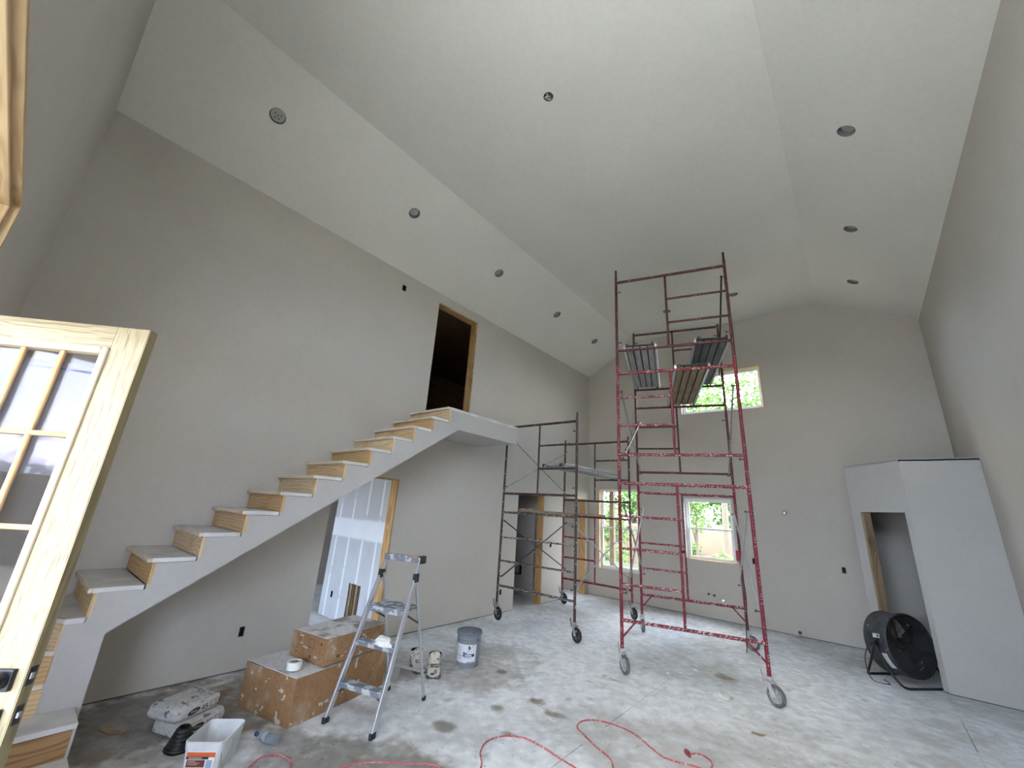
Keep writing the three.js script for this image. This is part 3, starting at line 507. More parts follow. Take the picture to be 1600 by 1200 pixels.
// ------------------------------------------------------------------ ceiling and wall fittings
{
  const nm = (c) => c.p.x < XK ? ['first', 'second', 'third', 'fourth', 'fifth'][[-0.805, -2.725, -4.632, -6.55, -8.228].indexOf(+c.p.z.toFixed(3))] + ' hole from the front wall on the left ceiling slope' : c.p.x > XG ? ['largest and nearest', 'middle', 'smallest and farthest'][[-4.672, -6.59, -8.25].indexOf(+c.p.z.toFixed(3))] + ' hole of the three on the right ceiling slope' : (c.p.x < -2 ? 'left' : 'right') + ' hole in the flat ceiling by the back wall';
  for (const c of cans) {
    const fanBox = !!c.q, t = thing(fanBox ? 'ceiling_box' : 'recessed_light', fanBox ? 'round junction box with white wires in the middle of the flat ceiling' : 'open recessed can light, ' + nm(c), fanBox ? 'junction box' : 'recessed light', c.p.toArray(), 0, fanBox ? undefined : 'recessed can lights in the ceiling');
    t.quaternion.setFromUnitVectors(V(0, -1, 0), c.n); // local -y points into the room
    const r = fanBox ? 0.053 : 0.081, first = !fanBox && c.p.x < XK && c.p.z > -1;
    const shell = lathe([[r, -0.002], [r, 0.11], [0.001, 0.11], [0.001, 0.116], [r + 0.004, 0.116], [r + 0.004, 0.03]], 28);
    mesh('housing', shell, M.canInside, t);
    const depth = first ? 0.004 : fanBox ? 0.05 : 0.045, inner = r * (first ? 0.9 : 0.8);
    const pl = new THREE.CylinderGeometry(inner, inner, 0.006, 28); pl.translate(first ? 0.006 : 0.006, depth, 0); mesh('plate', pl, fanBox ? M.canInside : std({ color: '#a9a8a4', roughness: 0.6 }), t);
    if (first) for (let k = 0; k < 5; k++) mesh('screw', new THREE.CylinderGeometry(0.007, 0.007, 0.004, 10).translate(0.006 + 0.034 * Math.cos(k * 1.3) * (k ? 1 : 0), depth - 0.004, 0.034 * Math.sin(k * 1.3) * (k ? 1 : 0)), M.canDark, t);
    if (fanBox) { for (let k = 0; k < 4; k++) mesh('wire', pipe([[0.01 * k - 0.02, 0.05, 0.012], [0.02 * Math.cos(k * 1.7), 0.0, 0.02 * Math.sin(k * 1.7)], [0.03 * Math.cos(k * 2 + 1), -0.02, 0.03 * Math.sin(k * 2)], [0.01, 0.02, -0.02 + k * 0.012]], 0.005, 20, 6), k === 3 ? M.canDark : M.white, t); }
    else mesh('socket', rod([0.02, depth, 0], [0.02, depth + 0.05, 0.01], 0.016, 10), M.canDark, t);
  }
  const box = (label, pos, turn, w, h, mat = M.boxBlue) => {
    const b = thing('outlet_box', label, 'outlet box', pos, turn), d = 0.06;
    mesh('shell', join([bx(w, 0.003, d, 0, h / 2 - 0.002, -d / 2), bx(w, 0.003, d, 0, -h / 2 + 0.002, -d / 2), bx(0.003, h, d, w / 2 - 0.002, 0, -d / 2), bx(0.003, h, d, -w / 2 + 0.002, 0, -d / 2), bx(w, h, 0.003, 0, 0, -d)]), mat, b);
    mesh('wire', pipe([[0, -h * 0.3, -d + 0.005], [0.01, 0, -0.02], [-0.005, h * 0.25, -0.025], [0.004, h * 0.3, -d + 0.005]], 0.004, 16, 6), M.blackMat, b);
  };
  const q = Math.PI / 2;
  box('small dark box high on the left wall beside the upper doorway', [XL, 5.185, -3.265], q, 0.068, 0.098, M.blackMat);
  box('dark blue outlet box low on the wall under the stairs', [XL, 0.377, -1.989], q, 0.05, 0.093);
  box('dark blue outlet box low between the under-stair opening and the dark doorway', [XL, 0.35, -6.209], q, 0.05, 0.093);
  box('black switch box on the wall strip right of the dark doorway', [XL, 1.126, -7.792], q, 0.068, 0.098, M.blackMat);
  box('dark blue outlet box on the back wall left of the pantry', [-0.355, 1.162, ZB], 0, 0.053, 0.093);
  box('dark outlet box on the back wall right of the lower window', [-1.69, 1.145, ZB], 0, 0.073, 0.098, M.blackMat);
  box('small black box on the back wall left of the lower window', [-3.02, 1.17, ZB], 0, 0.053, 0.048, M.blackMat);
  box('outlet box low in the bare drywall of the hall', [-6.66, 0.344, -3.704], 0, 0.053, 0.093);
  const pipeThing = (label, x, y, r, m) => { const t = thing('pipe_stub', label, 'pipe', [x, y, ZB]); mesh('pipe', lathe([[r * 0.7, -0.1], [r * 0.7, 0.05], [r, 0.05], [r, -0.1]], 20).rotateX(q), m, t); mesh('collar', new THREE.TorusGeometry(r * 1.12, 0.006, 8, 24), M.wallDim, t); };
  pipeThing('white drain pipe stub low on the back wall under the lower window', -2.3, 0.37, 0.03, M.white);
  pipeThing('dark pipe stub low on the back wall, leftmost of the three stubs', -2.56, 0.44, 0.018, M.darkSteel);
  pipeThing('dark pipe stub low on the back wall between two others', -2.46, 0.43, 0.018, M.darkSteel);
  pipeThing('round pipe stub at shoulder height on the back wall right of the tower', -1.094, 2.064, 0.033, M.galvDust);
}

// ------------------------------------------------------------------ scaffolds
function caster(parent, x, z, yaw, dusty, h = 0.25) {
  const c = part('caster', parent, [x, 0, z]); c.rotation.y = yaw; const r = 0.1, off = 0.055;
  const tyre = new THREE.TorusGeometry(r - 0.017, 0.019, 12, 36); tyre.scale(1, 1, 1.15); tyre.translate(off, r, 0); mesh('tyre', tyre, dusty ? M.rubberDust : M.rubber, c);
  const wheel = []; const hub = new THREE.CylinderGeometry(0.026, 0.026, 0.046, 16); hub.rotateX(Math.PI / 2); hub.translate(off, r, 0); wheel.push(hub);
  for (let k = 0; k < 5; k++) { const t = k * 1.2566; wheel.push(bar([off + 0.02 * Math.cos(t), r + 0.02 * Math.sin(t), 0], [off + 0.07 * Math.cos(t), r + 0.07 * Math.sin(t), 0], 0.022, 0.02, V(0, 0, 1))); }
  const rim = new THREE.TorusGeometry(0.067, 0.008, 8, 28); rim.scale(1, 1, 1.6); rim.translate(off, r, 0); wheel.push(rim); mesh('wheel', join(wheel), dusty ? M.galvDust : M.darkSteel, c);
  const f = []; for (const s of [-1, 1]) { f.push(bar([0.0, 0.212, s * 0.034], [off, r - 0.012, s * 0.034], 0.006, 0.05, V(1, 0, 0))); } f.push(bx(0.085, 0.012, 0.08, 0.01, 0.214, 0, 0.003), rod([0, 0.214, 0], [0, h + 0.05, 0], 0.018, 12), rod([0, h - 0.012, 0], [0, h + 0.012, 0], 0.032, 16));
  mesh('fork', join(f), dusty ? M.galvDust : M.galv, c);
  mesh('brake_lever', join([bar([-0.03, 0.205, 0.0], [-0.075, 0.19, 0.0], 0.03, 0.01), bar([-0.07, 0.19, 0.0], [-0.1, 0.3, 0.0], 0.014, 0.006, V(1, 0, 0))]), dusty ? M.galvDust : M.darkSteel, c);
}
function scaffoldFrame(parent, zl, w, o) { // legs at x = 0 and w
  const f = part('frame', parent, [0, 0, zl]), R = 0.0212, r = 0.0165, mat = o.mat, top = o.rail ?? mat;
  for (const x of [0, w]) mesh('leg', rod([x, o.y0, 0], [x, o.y1, 0], R, 14), o.legMat ?? mat, f);
  mesh('top_rail', rod([0, o.top, 0], [w, o.top, 0], R, 12), top, f); mesh('bottom_rail', rod([0, o.bot, 0], [w, o.bot, 0], R * 0.95, 12), top, f);
  mesh('post', rod([o.px, o.bot, 0], [o.px, o.top, 0], r, 12), mat, f);
  for (const y of o.rungs) mesh('rung', o.full ? rod([0, y, 0], [w, y, 0], r, 10) : o.side === 'l' ? rod([0, y, 0], [o.px, y, 0], r, 10) : rod([o.px, y, 0], [w, y, 0], r, 10), top, f);
  if (o.knee) { mesh('knee_brace', rod([0, o.bot - 0.2, 0], [0.17, o.bot, 0], 0.011, 8), mat, f); mesh('knee_brace', rod([w, o.bot - 0.2, 0], [w - 0.19, o.bot, 0], 0.011, 8), mat, f); }
  if (o.pins) for (const x of o.pinAt ?? [0, w]) mesh('coupling_pin', join([rod([x, o.y1 - 0.02, 0], [x, o.y1 + o.pins, 0], 0.0165, 10), rod([x, o.y1 + o.pins, 0], [x, o.y1 + o.pins + 0.012, 0], 0.013, 10, 0.006)]), M.darkSteel, f);
  for (const x of [0, w]) for (const y of o.lugs ?? []) { const s = x ? -1 : 1; mesh('brace_lug', join([rod([x, y, 0], [x + s * 0.075, y, 0], 0.006, 6), rod([x + s * 0.062, y - 0.014, 0], [x + s * 0.062, y + 0.018, 0], 0.006, 6)]), M.darkSteel, f); }
  return f;
}
function cross(parent, x, za, zb, ya, yb, mat, both = true) {
  const c = part('cross_brace', parent, [x, 0, 0]); const b = (p, q) => { mesh('brace_tube', rod(p, q, 0.0125, 8), mat, c); };
  b([0, yb, za], [0, ya, zb]); if (both) b([0.025, ya, za], [0.025, yb, zb]);
}
{ // red rolling tower: local x along the frame, local z towards the viewer; back frame at -2.111
  const t = thing('scaffold_tower', 'tall red three-lift rolling scaffold splashed with white compound', 'scaffold', [-2.497, 0, -5.319], 0.2798), w = 1.55, D = 2.111, px = 0.735;
  for (const z of [0, -D]) {
    const back = z < 0;
    scaffoldFrame(t, z, w, { y0: 0.25, y1: 2.42, top: 2.24, bot: back ? 0.56 : 0.57, px, rungs: back ? [0.975, 1.385, 1.81] : [0.98, 1.405, 1.81], side: 'l', mat: M.redPaint, rail: M.redSplash, knee: true, lugs: [0.88, 1.95] });
    scaffoldFrame(t, z, w, { y0: 2.43, y1: 3.98, top: 3.83, bot: back ? 2.61 : 2.63, px, rungs: [3.045, 3.455], side: 'l', mat: back ? M.redDark : M.redPaint, rail: back ? M.redDark : M.redSplash, lugs: [2.58, 3.55] });
    scaffoldFrame(t, z, w, { y0: 3.99, y1: back ? 5.4 : 5.48, top: 5.38, bot: 4.2, px, rungs: [4.58, 4.97], side: 'r', mat: M.redDark, rail: M.redDark, lugs: [4.33, 5.2], pins: back ? 0.03 : 0.12 });
  }
  caster(t, 0, 0, -0.9, true); caster(t, w, 0, -0.75, true); caster(t, 0, -D, -1.3, true); caster(t, w, -D, -0.5, true);
  cross(t, 0.05, 0, -D, 0.9, 1.97, M.galv); cross(t, 0.05, 0, -D, 2.62, 3.55, M.galv);
  cross(t, w - 0.05, 0, -D, 0.9, 1.95, M.galvDust); cross(t, w - 0.05, 0, -D, 2.6, 3.55, M.galv, false); cross(t, w - 0.05, 0, -D, 4.4, 5.22, M.darkSteel, false);
  { const c = part('rigging', t); mesh('strap', pipe([[w + 0.01, 2.0, -D], [w - 0.01, 1.2, -D + 0.1], [w + 0.02, 0.7, -D + 0.05], [w - 0.02, 0.3, -D + 0.1], [w - 0.06, 0.02, -D + 0.3]], 0.007, 30, 6), M.darkSteel, c); mesh('clamp', bx(0.09, 0.16, 0.05, w - 0.02, 1.32, -D + 0.06, 0.015), std({ color: '#a32b3c', roughness: 0.5 }), c); }
}
function deckPlank(name, label, A, turn, L, W, y, mat, ribMat) { // length along local -z, ribbed underside
  const p = thing(name, label, 'scaffold plank', [A[0], y, A[1]], turn, undefined), rib = [];
  mesh('deck', bx(W, 0.016, L, W / 2, 0.045, -L / 2), mat, p);
  for (const x of [0.0175, W - 0.0175]) mesh('side_rail', bx(0.035, 0.062, L, x, 0.03, -L / 2, 0.004), M.alu, p);
  void rib; for (let k = 0; k < 4; k++) mesh('rib', bx((W - 0.07) / 4 - 0.018, 0.026, L - 0.06, 0.035 + (W - 0.07) * (k + 0.5) / 4, 0.024, -L / 2, 0.006), ribMat, p);
  for (const z of [0.02, -L - 0.02]) for (const x of [0.06, W - 0.06]) mesh('hook', join([bx(0.03, 0.012, 0.09, x, 0.048, z), bx(0.03, 0.05, 0.012, x, 0.027, z + (z > 0 ? 0.04 : -0.04))]), M.darkSteel, p);
  return p;
}
{
  const th = 0.2798, o = V(-2.497, 0, -5.319), L = (x, z) => { const v = V(x, 0, z).applyAxisAngle(V(0, 1, 0), th).add(o); return [v.x, v.z]; };
  deckPlank('aluminium_plank', 'ribbed aluminium plank on the left side of the red tower top deck', L(0.09, 0), th + 0.05, 2.11, 0.48, 4.222, M.darkSteel, M.deck);  // tower plank decks coloured dark so the rib gaps read as shadow lines
  deckPlank('aluminium_plank', 'dark ribbed plank on the right side of the red tower top deck', L(1.07, 0), th + 0.085, 2.11, 0.47, 4.222, M.darkSteel, M.deckDark);
  deckPlank('plywood_plank', 'brown plywood topped plank one bar below the top deck of the red tower', L(0.79, 0), th + 0.1, 2.11, 0.47, 3.852, M.darkSteel, M.ply);
}
{ // brown scaffold by the left wall
  const t = thing('rolling_scaffold', 'lower dark brown rolling scaffold standing along the left wall', 'scaffold', [-5.058, 0, -5.874], 0.012), w = 1.538, D = 2.12;
  scaffoldFrame(t, 0, w, { y0: 0.24, y1: 1.92, top: 1.75, bot: 0.53, px: 0.76, rungs: [0.93, 1.32], full: true, side: 'l', mat: M.brownPaint, rail: M.brownSplash, lugs: [0.68, 1.6] });
  scaffoldFrame(t, -D, w, { y0: 0.24, y1: 1.92, top: 1.75, bot: 0.48, px: 0.76, rungs: [0.9, 1.31], side: 'l', mat: M.redPaint, lugs: [0.66, 1.6] });
  for (const z of [0, -D]) scaffoldFrame(t, z, w, { y0: 1.93, y1: 3.36, top: 3.32, bot: 2.08, px: 0.76, rungs: [2.52, 2.93], side: 'r', mat: M.brownPaint, lugs: [2.2, 3.15], pinAt: z < 0 ? [0, w] : [w], pins: z < 0 ? 0.06 : 0.11 });
  caster(t, 0, 0, -0.25, false); caster(t, w, 0, -0.35, false); caster(t, 0, -D, -0.3, false); caster(t, w, -D, -0.6, false);
  cross(t, 0.05, 0, -D, 0.68, 1.6, M.darkSteel); cross(t, w - 0.05, 0, -D, 0.68, 1.62, M.galv); cross(t, 0.05, 0, -D, 2.2, 3.15, M.galv);
  deckPlank('aluminium_plank', 'bright aluminium plank across the upper rungs of the brown scaffold', [-4.17, -5.84], -0.06, 2.22, 0.48, 2.535, M.galvDust, M.galv);
  const p = thing('wooden_plank', 'weathered wooden plank lying edge-on across the middle bars of the brown scaffold', 'scaffold plank', [-4.6, 1.772, -5.76], -0.05);
  mesh('board', bx(0.29, 0.042, 2.5, 0.145, 0.021, -1.22, 0.004), M.plankWood, p); mesh('end_cleat', bx(0.29, 0.014, 0.03, 0.145, 0.049, -0.03, 0.003), M.galvDust, p); mesh('compound_blot', bx(0.06, 0.012, 0.05, 0.1, 0.048, 0.0, 0.005), M.white, p);
}

// ------------------------------------------------------------------ step ladder
{
  const wd = V(0.956, 0, -0.29).normalize(), th = Math.atan2(-wd.z, wd.x), t = thing('step_ladder', 'small aluminium step ladder with a platform and paint smeared steps', 'step ladder', [-3.468, 0, -2.2715], th);
  // local x across, local -z to the back
  const H = 1.27, back = 0.455, wb = 0.498, wt = 0.40, at = (s, y) => { const k = y / H; return [s * mix(wb, wt, k) / 2, y, -back * k]; };
  for (const s of [-1, 1]) {
    mesh('front_rail', bar(at(s, 0.02), at(s, H - 0.02), 0.022, 0.05, V(0, 0, 1)), M.alu, t);
    mesh('rear_leg', bar([s * 0.21, 0.02, -0.775], [s * 0.195, 1.12, -0.42], 0.02, 0.026, V(0, 0, 1)), M.alu, t);
    mesh('foot', bx(0.03, 0.045, 0.06, s * wb / 2, 0.022, -0.008, 0.005), M.rubber, t); mesh('foot', bx(0.028, 0.04, 0.036, s * 0.21, 0.02, -0.776, 0.005), M.rubber, t);
    mesh('hinge_bracket', bx(0.034, 0.08, 0.075, s * 0.207, 1.115, -0.405, 0.012), M.rubber, t);
    mesh('spreader', bar([s * 0.215, 0.82, -0.3], [s * 0.2, 0.7, -0.55], 0.006, 0.016), M.darkSteel, t);
  }
  const step = (n, y, d, hh, m) => { const k = y / H, w = mix(wb, wt, k) - 0.03; mesh(n, join([bx(w, 0.012, d, 0, y, -back * k - d * 0.25, 0.004), bx(w, hh, 0.008, 0, y - hh / 2, -back * k + d * 0.24, 0.003)]), m, t); };
  step('step', 0.275, 0.09, 0.035, M.aluDust); step('step', 0.575, 0.09, 0.035, M.aluDust);
  mesh('platform', join([bx(0.4, 0.026, 0.27, 0, 0.845, -0.40, 0.008), bx(0.4, 0.05, 0.02, 0, 0.832, -0.268, 0.006)]), M.aluDust, t);
  mesh('rear_brace', bar([-0.208, 0.26, -0.70], [0.208, 0.26, -0.70], 0.012, 0.024), M.alu, t);
  mesh('step_strut', join([rod([-0.24, 0.2, -0.09], [-0.1, 0.27, -0.11], 0.006, 8), rod([0.24, 0.2, -0.09], [0.1, 0.27, -0.11], 0.006, 8)]), M.darkSteel, t);
  const tray = part('top_tray', t, [0, H, -back]);
  mesh('rail', bx(0.44, 0.055, 0.07, 0, 0, 0, 0.012), M.aluDust, tray); mesh('side_cap', bx(0.045, 0.07, 0.1, 0.205, 0.0, -0.02, 0.01), M.rubber, tray); mesh('side_cap', bx(0.04, 0.06, 0.08, -0.2, 0, -0.01, 0.01), M.aluDust, tray);
  mesh('sticker', bx(0.07, 0.012, 0.06, 0.13, 0.027, 0.0, 0.004), std({ color: '#d98154', roughness: 0.6 }), tray);
  const rag = thing('cloth_rag', 'crumpled white rag lying on the middle ladder step', 'rag', [-3.42, 0.582, -2.49]);
  const g = new THREE.IcosahedronGeometry(0.055, 5), p = g.attributes.position, v = new THREE.Vector3();
  for (let i = 0; i < p.count; i++) { v.fromBufferAttribute(p, i); const n = fbm(v.x * 5 + 0.5, v.z * 5 + 0.5, 5, 5, 4, 131) + fbm(v.y * 6 + 0.5, v.x * 6 + 0.5, 5, 5, 4, 132) - 1; v.multiplyScalar(1 + n * 1.6); p.setXYZ(i, v.x * 1.4, Math.max(0, v.y * 0.55 + 0.022), v.z * 0.8); }
  g.computeVertexNormals(); mesh('cloth', g, M.white, rag);
}

// ------------------------------------------------------------------ cartons, roll, bags, tub and small things at the left
M.card = (s, marks) => std({ roughness: 0.9, map: dataTex(512, (u, v) => {
  const b = rgb('#96724f'), w = rgb('#c8c2ba'), n = fbm(u, v, 5, 5, 5, s), f = fbm(u, v, 45, 45, 3, s + 1), sp = fbm(u, v, 22, 22, 3, s + 2);
  const k = Math.max(sstep(0.6, 0.85, n) * 0.45, sstep(0.74, 0.78, sp) * 0.9); return [0, 1, 2].map((i) => mix(b[i] * (0.88 + 0.2 * f), w[i], k));
}, true, 1.15) });
M.cardPlain = M.card(141); M.cardDust = std({ roughness: 0.95, map: dataTex(512, (u, v) => { const b = rgb('#d9d6d6'), d = rgb('#8f847a'), n = fbm(u, v, 5, 5, 5, 143), k = sstep(0.58, 0.72, n) * 0.8; return [0, 1, 2].map((i) => mix(b[i] * (0.9 + 0.15 * fbm(u, v, 40, 40, 2, 144)), d[i], k)); }, true, 1.0) });
function carton(label, c, th, L, W, H, y0, printed, lean) { // corner c nearest the camera; local x along the length (back right), local z along the short end (to the left)
  const t = thing('cardboard_box', label, 'cardboard box', [c[0], y0, c[1]], th), e = 0.006;
  const panel = (n, g, m) => mesh(n, g, m, t);
  panel('long_side', bx(L, H, e, L / 2, H / 2, 0, 0.002), M.cardPlain); panel('long_side', bx(L, H, e, L / 2, H / 2, -W, 0.002), M.cardPlain);
  panel('end_side', bx(e, H, W, 0, H / 2, -W / 2, 0.002), M.cardPlain); panel('end_side', bx(e, H, W, L, H / 2, -W / 2, 0.002), M.cardPlain);
  for (const s of [0, 1]) { const g = new THREE.BoxGeometry(L, e, W / 2 - 0.003, 20, 1, 8); g.translate(L / 2, H, -W / 4 - (s * W) / 2); const p = g.attributes.position; for (let i = 0; i < p.count; i++) p.setY(i, p.getY(i) + lean * (fbm(p.getX(i) / 2, p.getZ(i) / 2 + 0.5, 5, 5, 3, 150) - 0.5)); g.computeVertexNormals(); panel('top_flap', muv(g), M.cardDust); }
  panel('bottom', bx(L, e, W, L / 2, e / 2, -W / 2), M.cardPlain);
  if (printed) {
    const ink = (w, h, draw) => std({ map: canvasTex(256, 256, draw), roughness: 0.9 });
    const sym = (k) => (g) => { g.fillStyle = '#a07a56'; g.fillRect(0, 0, 256, 256); g.fillStyle = '#5b3d29'; g.strokeStyle = '#5b3d29'; g.lineWidth = 14; if (k === 0) { g.fillRect(60, 60, 136, 136); g.fillStyle = '#8a6444'; g.fillRect(90, 90, 30, 70); g.fillRect(140, 100, 34, 40); } else if (k === 1) { g.fillStyle = '#8f7156'; g.fillRect(30, 30, 196, 196); g.strokeRect(30, 30, 196, 196); } else if (k === 2) { g.beginPath(); g.moveTo(128, 50); g.lineTo(190, 120); g.lineTo(66, 120); g.fill(); g.fillRect(112, 110, 32, 90); } else { g.fillRect(50, 40, 150, 20); g.fillRect(50, 90, 110, 20); g.fillRect(50, 140, 150, 20); g.fillRect(50, 190, 80, 20); } };
    const put = (k, x, y, w, h, side) => { const g = new THREE.PlaneGeometry(w, h); if (side) { g.rotateY(-Math.PI / 2); g.translate(-0.0036, y, -x); } else g.translate(x, y, 0.0036); mesh('printed_mark', g, ink(w, h, sym(k)), t); };
    put(0, 0.07, H * 0.75, 0.05, 0.05, 1); put(1, 0.2, H * 0.68, 0.1, 0.09, 1); put(3, 0.37, H * 0.72, 0.09, 0.05, 1); put(2, 0.4, H * 0.2, 0.06, 0.06, 1); put(0, 0.2, H * 0.2, 0.06, 0.05, 1); put(3, 0.06, H * 0.2, 0.06, 0.04, 1);
    put(0, 0.14, H * 0.25, 0.07, 0.05, 0); put(3, 0.16, H * 0.72, 0.06, 0.04, 0);
  }
  return t;
}
{
  // big carton: nearest corner (-3.801, -1.944), long side towards the back right, short end towards the left wall
  const th = Math.atan2(1.035, -0.24); // direction of the long side, turned about y
  carton('large dusty cardboard box on the floor, under the smaller box', [-3.805, -1.944], th, 1.06, 0.68, 0.345, 0, false, 0.03);
  carton('smaller printed cardboard box lying on top of the large one', [-3.875, -2.20], Math.atan2(0.71, -0.14), 0.72, 0.49, 0.215, 0.362, true, 0.012);
  const r = thing('tape_roll', 'roll of white joint tape on the near corner of the large box', 'tape roll', [-3.99, 0.363, -1.99]);
  mesh('roll', lathe([[0.026, 0], [0.06, 0], [0.062, 0.003], [0.062, 0.057], [0.06, 0.06], [0.026, 0.06], [0.026, 0]], 36), M.white, r); mesh('core', lathe([[0.021, 0.001], [0.025, 0.001], [0.025, 0.061], [0.021, 0.061], [0.021, 0.001]], 24), M.cardPlain, r);
}
// bags of setting compound
function bagGeo(L, W, H, s) {
  const g = new THREE.SphereGeometry(1, 64, 40), p = g.attributes.position, f = (x, e) => Math.sign(x) * Math.pow(Math.abs(x), e);
  for (let i = 0; i < p.count; i++) {
    const x = f(p.getX(i), 0.3), y = f(p.getY(i), 0.42), z = f(p.getZ(i), 0.3), n = fbm(x * 0.4 + 0.5, z * 0.4 + 0.5, 7, 7, 4, s) - 0.5, m = fbm(y * 0.4 + 0.5, x * 0.4 + 0.5, 8, 8, 3, s + 3) - 0.5;
    p.setXYZ(i, x * L / 2 * (1 + 0.05 * m), Math.max(-H / 2, y * H / 2 * (1 + 0.35 * n * (y > 0 ? 1 : 0.2))), z * W / 2 * (1 + 0.07 * m));
  }
  const q = g.toNonIndexed(); q.computeVertexNormals(); return toCreasedNormals(q, 0.9);
}
M.bag = std({ roughness: 0.9, map: dataTex(512, (u, v) => { const b = rgb('#c2c0bd'), d = rgb('#55585c'), n = fbm(u, v, 12, 12, 4, 161), k = sstep(0.62, 0.7, n) * 0.75; return [0, 1, 2].map((i) => mix(b[i] * (0.88 + 0.2 * fbm(u, v, 30, 30, 3, 162)), d[i], k)); }, true, 0.6) });
function bag(label, x, y, z, th, s, L = 0.385, W = 0.32, H = 0.1) {
  const t = thing('compound_bag', label, 'bag', [x, y + H / 2, z], th, 'bags of setting compound'); mesh('sack', muv(bagGeo(L, W, H, s)), M.bag, t);
  const pr = std({ roughness: 0.9, transparent: true, map: canvasTex(512, 128, (g) => { g.fillStyle = '#c2c0bd'; g.fillRect(0, 0, 512, 128); g.fillStyle = '#2e3236'; g.beginPath(); g.ellipse(150, 64, 90, 40, -0.15, 0, 7); g.fill(); g.fillStyle = '#c2c0bd'; g.font = 'italic bold 44px serif'; g.fillText('Easy', 100, 78); g.fillStyle = '#5a2f33'; g.font = 'bold 96px sans-serif'; g.fillText('45', 262, 98); g.strokeStyle = '#44484d'; g.lineWidth = 8; g.strokeRect(400, 24, 90, 74); }) });
  const g = new THREE.PlaneGeometry(L * 0.72, H * 0.62, 24, 6), p = g.attributes.position; for (let i = 0; i < p.count; i++) { const x2 = p.getX(i) / (L / 2), y2 = p.getY(i) / (H / 2); p.setZ(i, W / 2 * (1.035 - 0.1 * Math.pow(Math.abs(x2), 4) - 0.18 * Math.pow(Math.abs(y2), 3))); } g.computeVertexNormals(); mesh('printed_panel', g, pr, t);
  return t;
}
{
  const th = 2.02; // long edge of the printed side runs away to the back left
  bag('dusty compound bag printed 45, lower of the two under the stairs', -4.36, 0, -1.41, th - 0.06, 171);
  bag('dusty compound bag printed 45, upper of the two under the stairs', -4.39, 0.1, -1.36, th, 175);
}
// white plastic tub with a printed label
{
  const t = thing('plastic_tub', 'open white plastic tub with a label and wire handle, among the clutter on the floor', 'tub', [-3.69, 0, -1.38], 0), H = 0.2;
  t.rotation.y = Math.atan2(0.215, -0.225); // local x along the long side to the back left
  const L = 0.31, W = 0.245, ring = (y, k, r) => { const pts = [], l = L * k / 2, w = W * k / 2; for (const [sx, sz, a0] of [[1, 1, 0], [-1, 1, 1], [-1, -1, 2], [1, -1, 3]]) for (let i = 0; i <= 5; i++) { const a = (a0 + i / 5) * Math.PI / 2; pts.push([sx * (l - r) + r * Math.cos(a), y, sz * (w - r) + r * Math.sin(a)]); } return pts; };
  const loft = (rings, cap) => { const pos = [], idx = [], n = rings[0].length; rings.forEach((r) => r.forEach((p) => pos.push(...p))); for (let j = 0; j < rings.length - 1; j++) for (let i = 0; i < n; i++) { const a = j * n + i, b = j * n + (i + 1) % n; idx.push(a, a + n, b, b, a + n, b + n); } if (cap) { for (const j of cap) { const c = pos.length / 3; pos.push(0, rings[j][0][1], 0); for (let i = 0; i < n; i++) idx.push(c, j * n + i, j * n + (i + 1) % n); } } const g = new THREE.BufferGeometry(); g.setAttribute('position', new THREE.BufferAttribute(new Float32Array(pos), 3)); g.setIndex(idx); const q = g.toNonIndexed(); q.computeVertexNormals(); return muv(toCreasedNormals(q, 0.6)); };
  const tubM = new THREE.MeshPhysicalMaterial({ map: dataTex(256, (u, v) => tint(rgb('#dcdedf'), 0.88 + 0.16 * fbm(u, v, 8, 8, 4, 181)), true, 0.4), roughness: 0.45, side: THREE.DoubleSide });
  mesh('body', loft([ring(0, 0.86, 0.03), ring(0.004, 0.88, 0.03), ring(H - 0.045, 0.965, 0.035), ring(H - 0.045, 0.99, 0.036), ring(H - 0.03, 0.99, 0.036), ring(H - 0.03, 1.0, 0.036), ring(H, 1.015, 0.037), ring(H + 0.002, 0.985, 0.034), ring(H - 0.02, 0.955, 0.034), ring(0.01, 0.855, 0.03)], [0, 9]), tubM, t);
  const lab = std({ roughness: 0.6, map: canvasTex(512, 512, (g) => { g.fillStyle = '#e6e4e0'; g.fillRect(0, 0, 512, 512); g.fillStyle = '#d0622e'; g.fillRect(0, 20, 512, 110); g.fillStyle = '#2f2422'; g.fillRect(0, 118, 400, 60); g.fillStyle = '#b9aca2'; g.fillRect(40, 136, 240, 22); g.fillStyle = '#6a2f2a'; g.fillRect(20, 190, 330, 160); g.fillStyle = '#b58a7a'; g.fillRect(40, 210, 140, 26); g.fillRect(40, 250, 220, 20); g.fillRect(40, 284, 180, 20); g.fillStyle = '#8fa7c0'; g.fillRect(370, 190, 110, 200); g.fillStyle = '#b7433a'; g.fillRect(30, 380, 150, 40); g.fillStyle = '#3b3b42'; g.fillRect(0, 450, 512, 62); }) });
  const lg = new THREE.PlaneGeometry(W * 0.72, 0.125); lg.rotateY(Math.PI / 2 + Math.PI); lg.rotateZ(0); lg.rotateZ(-0.06 * 0); lg.translate(-L * 0.482, H * 0.43, 0); mesh('label', lg, lab, t);
  mesh('handle', pipe([[0.0, H - 0.04, W * 0.5], [-0.03, H - 0.1, W * 0.53], [-0.08, H - 0.15, W * 0.52], [-0.13, H - 0.13, W * 0.515], [-0.15, H - 0.06, W * 0.51]], 0.003, 30, 6), M.galv, t);
}
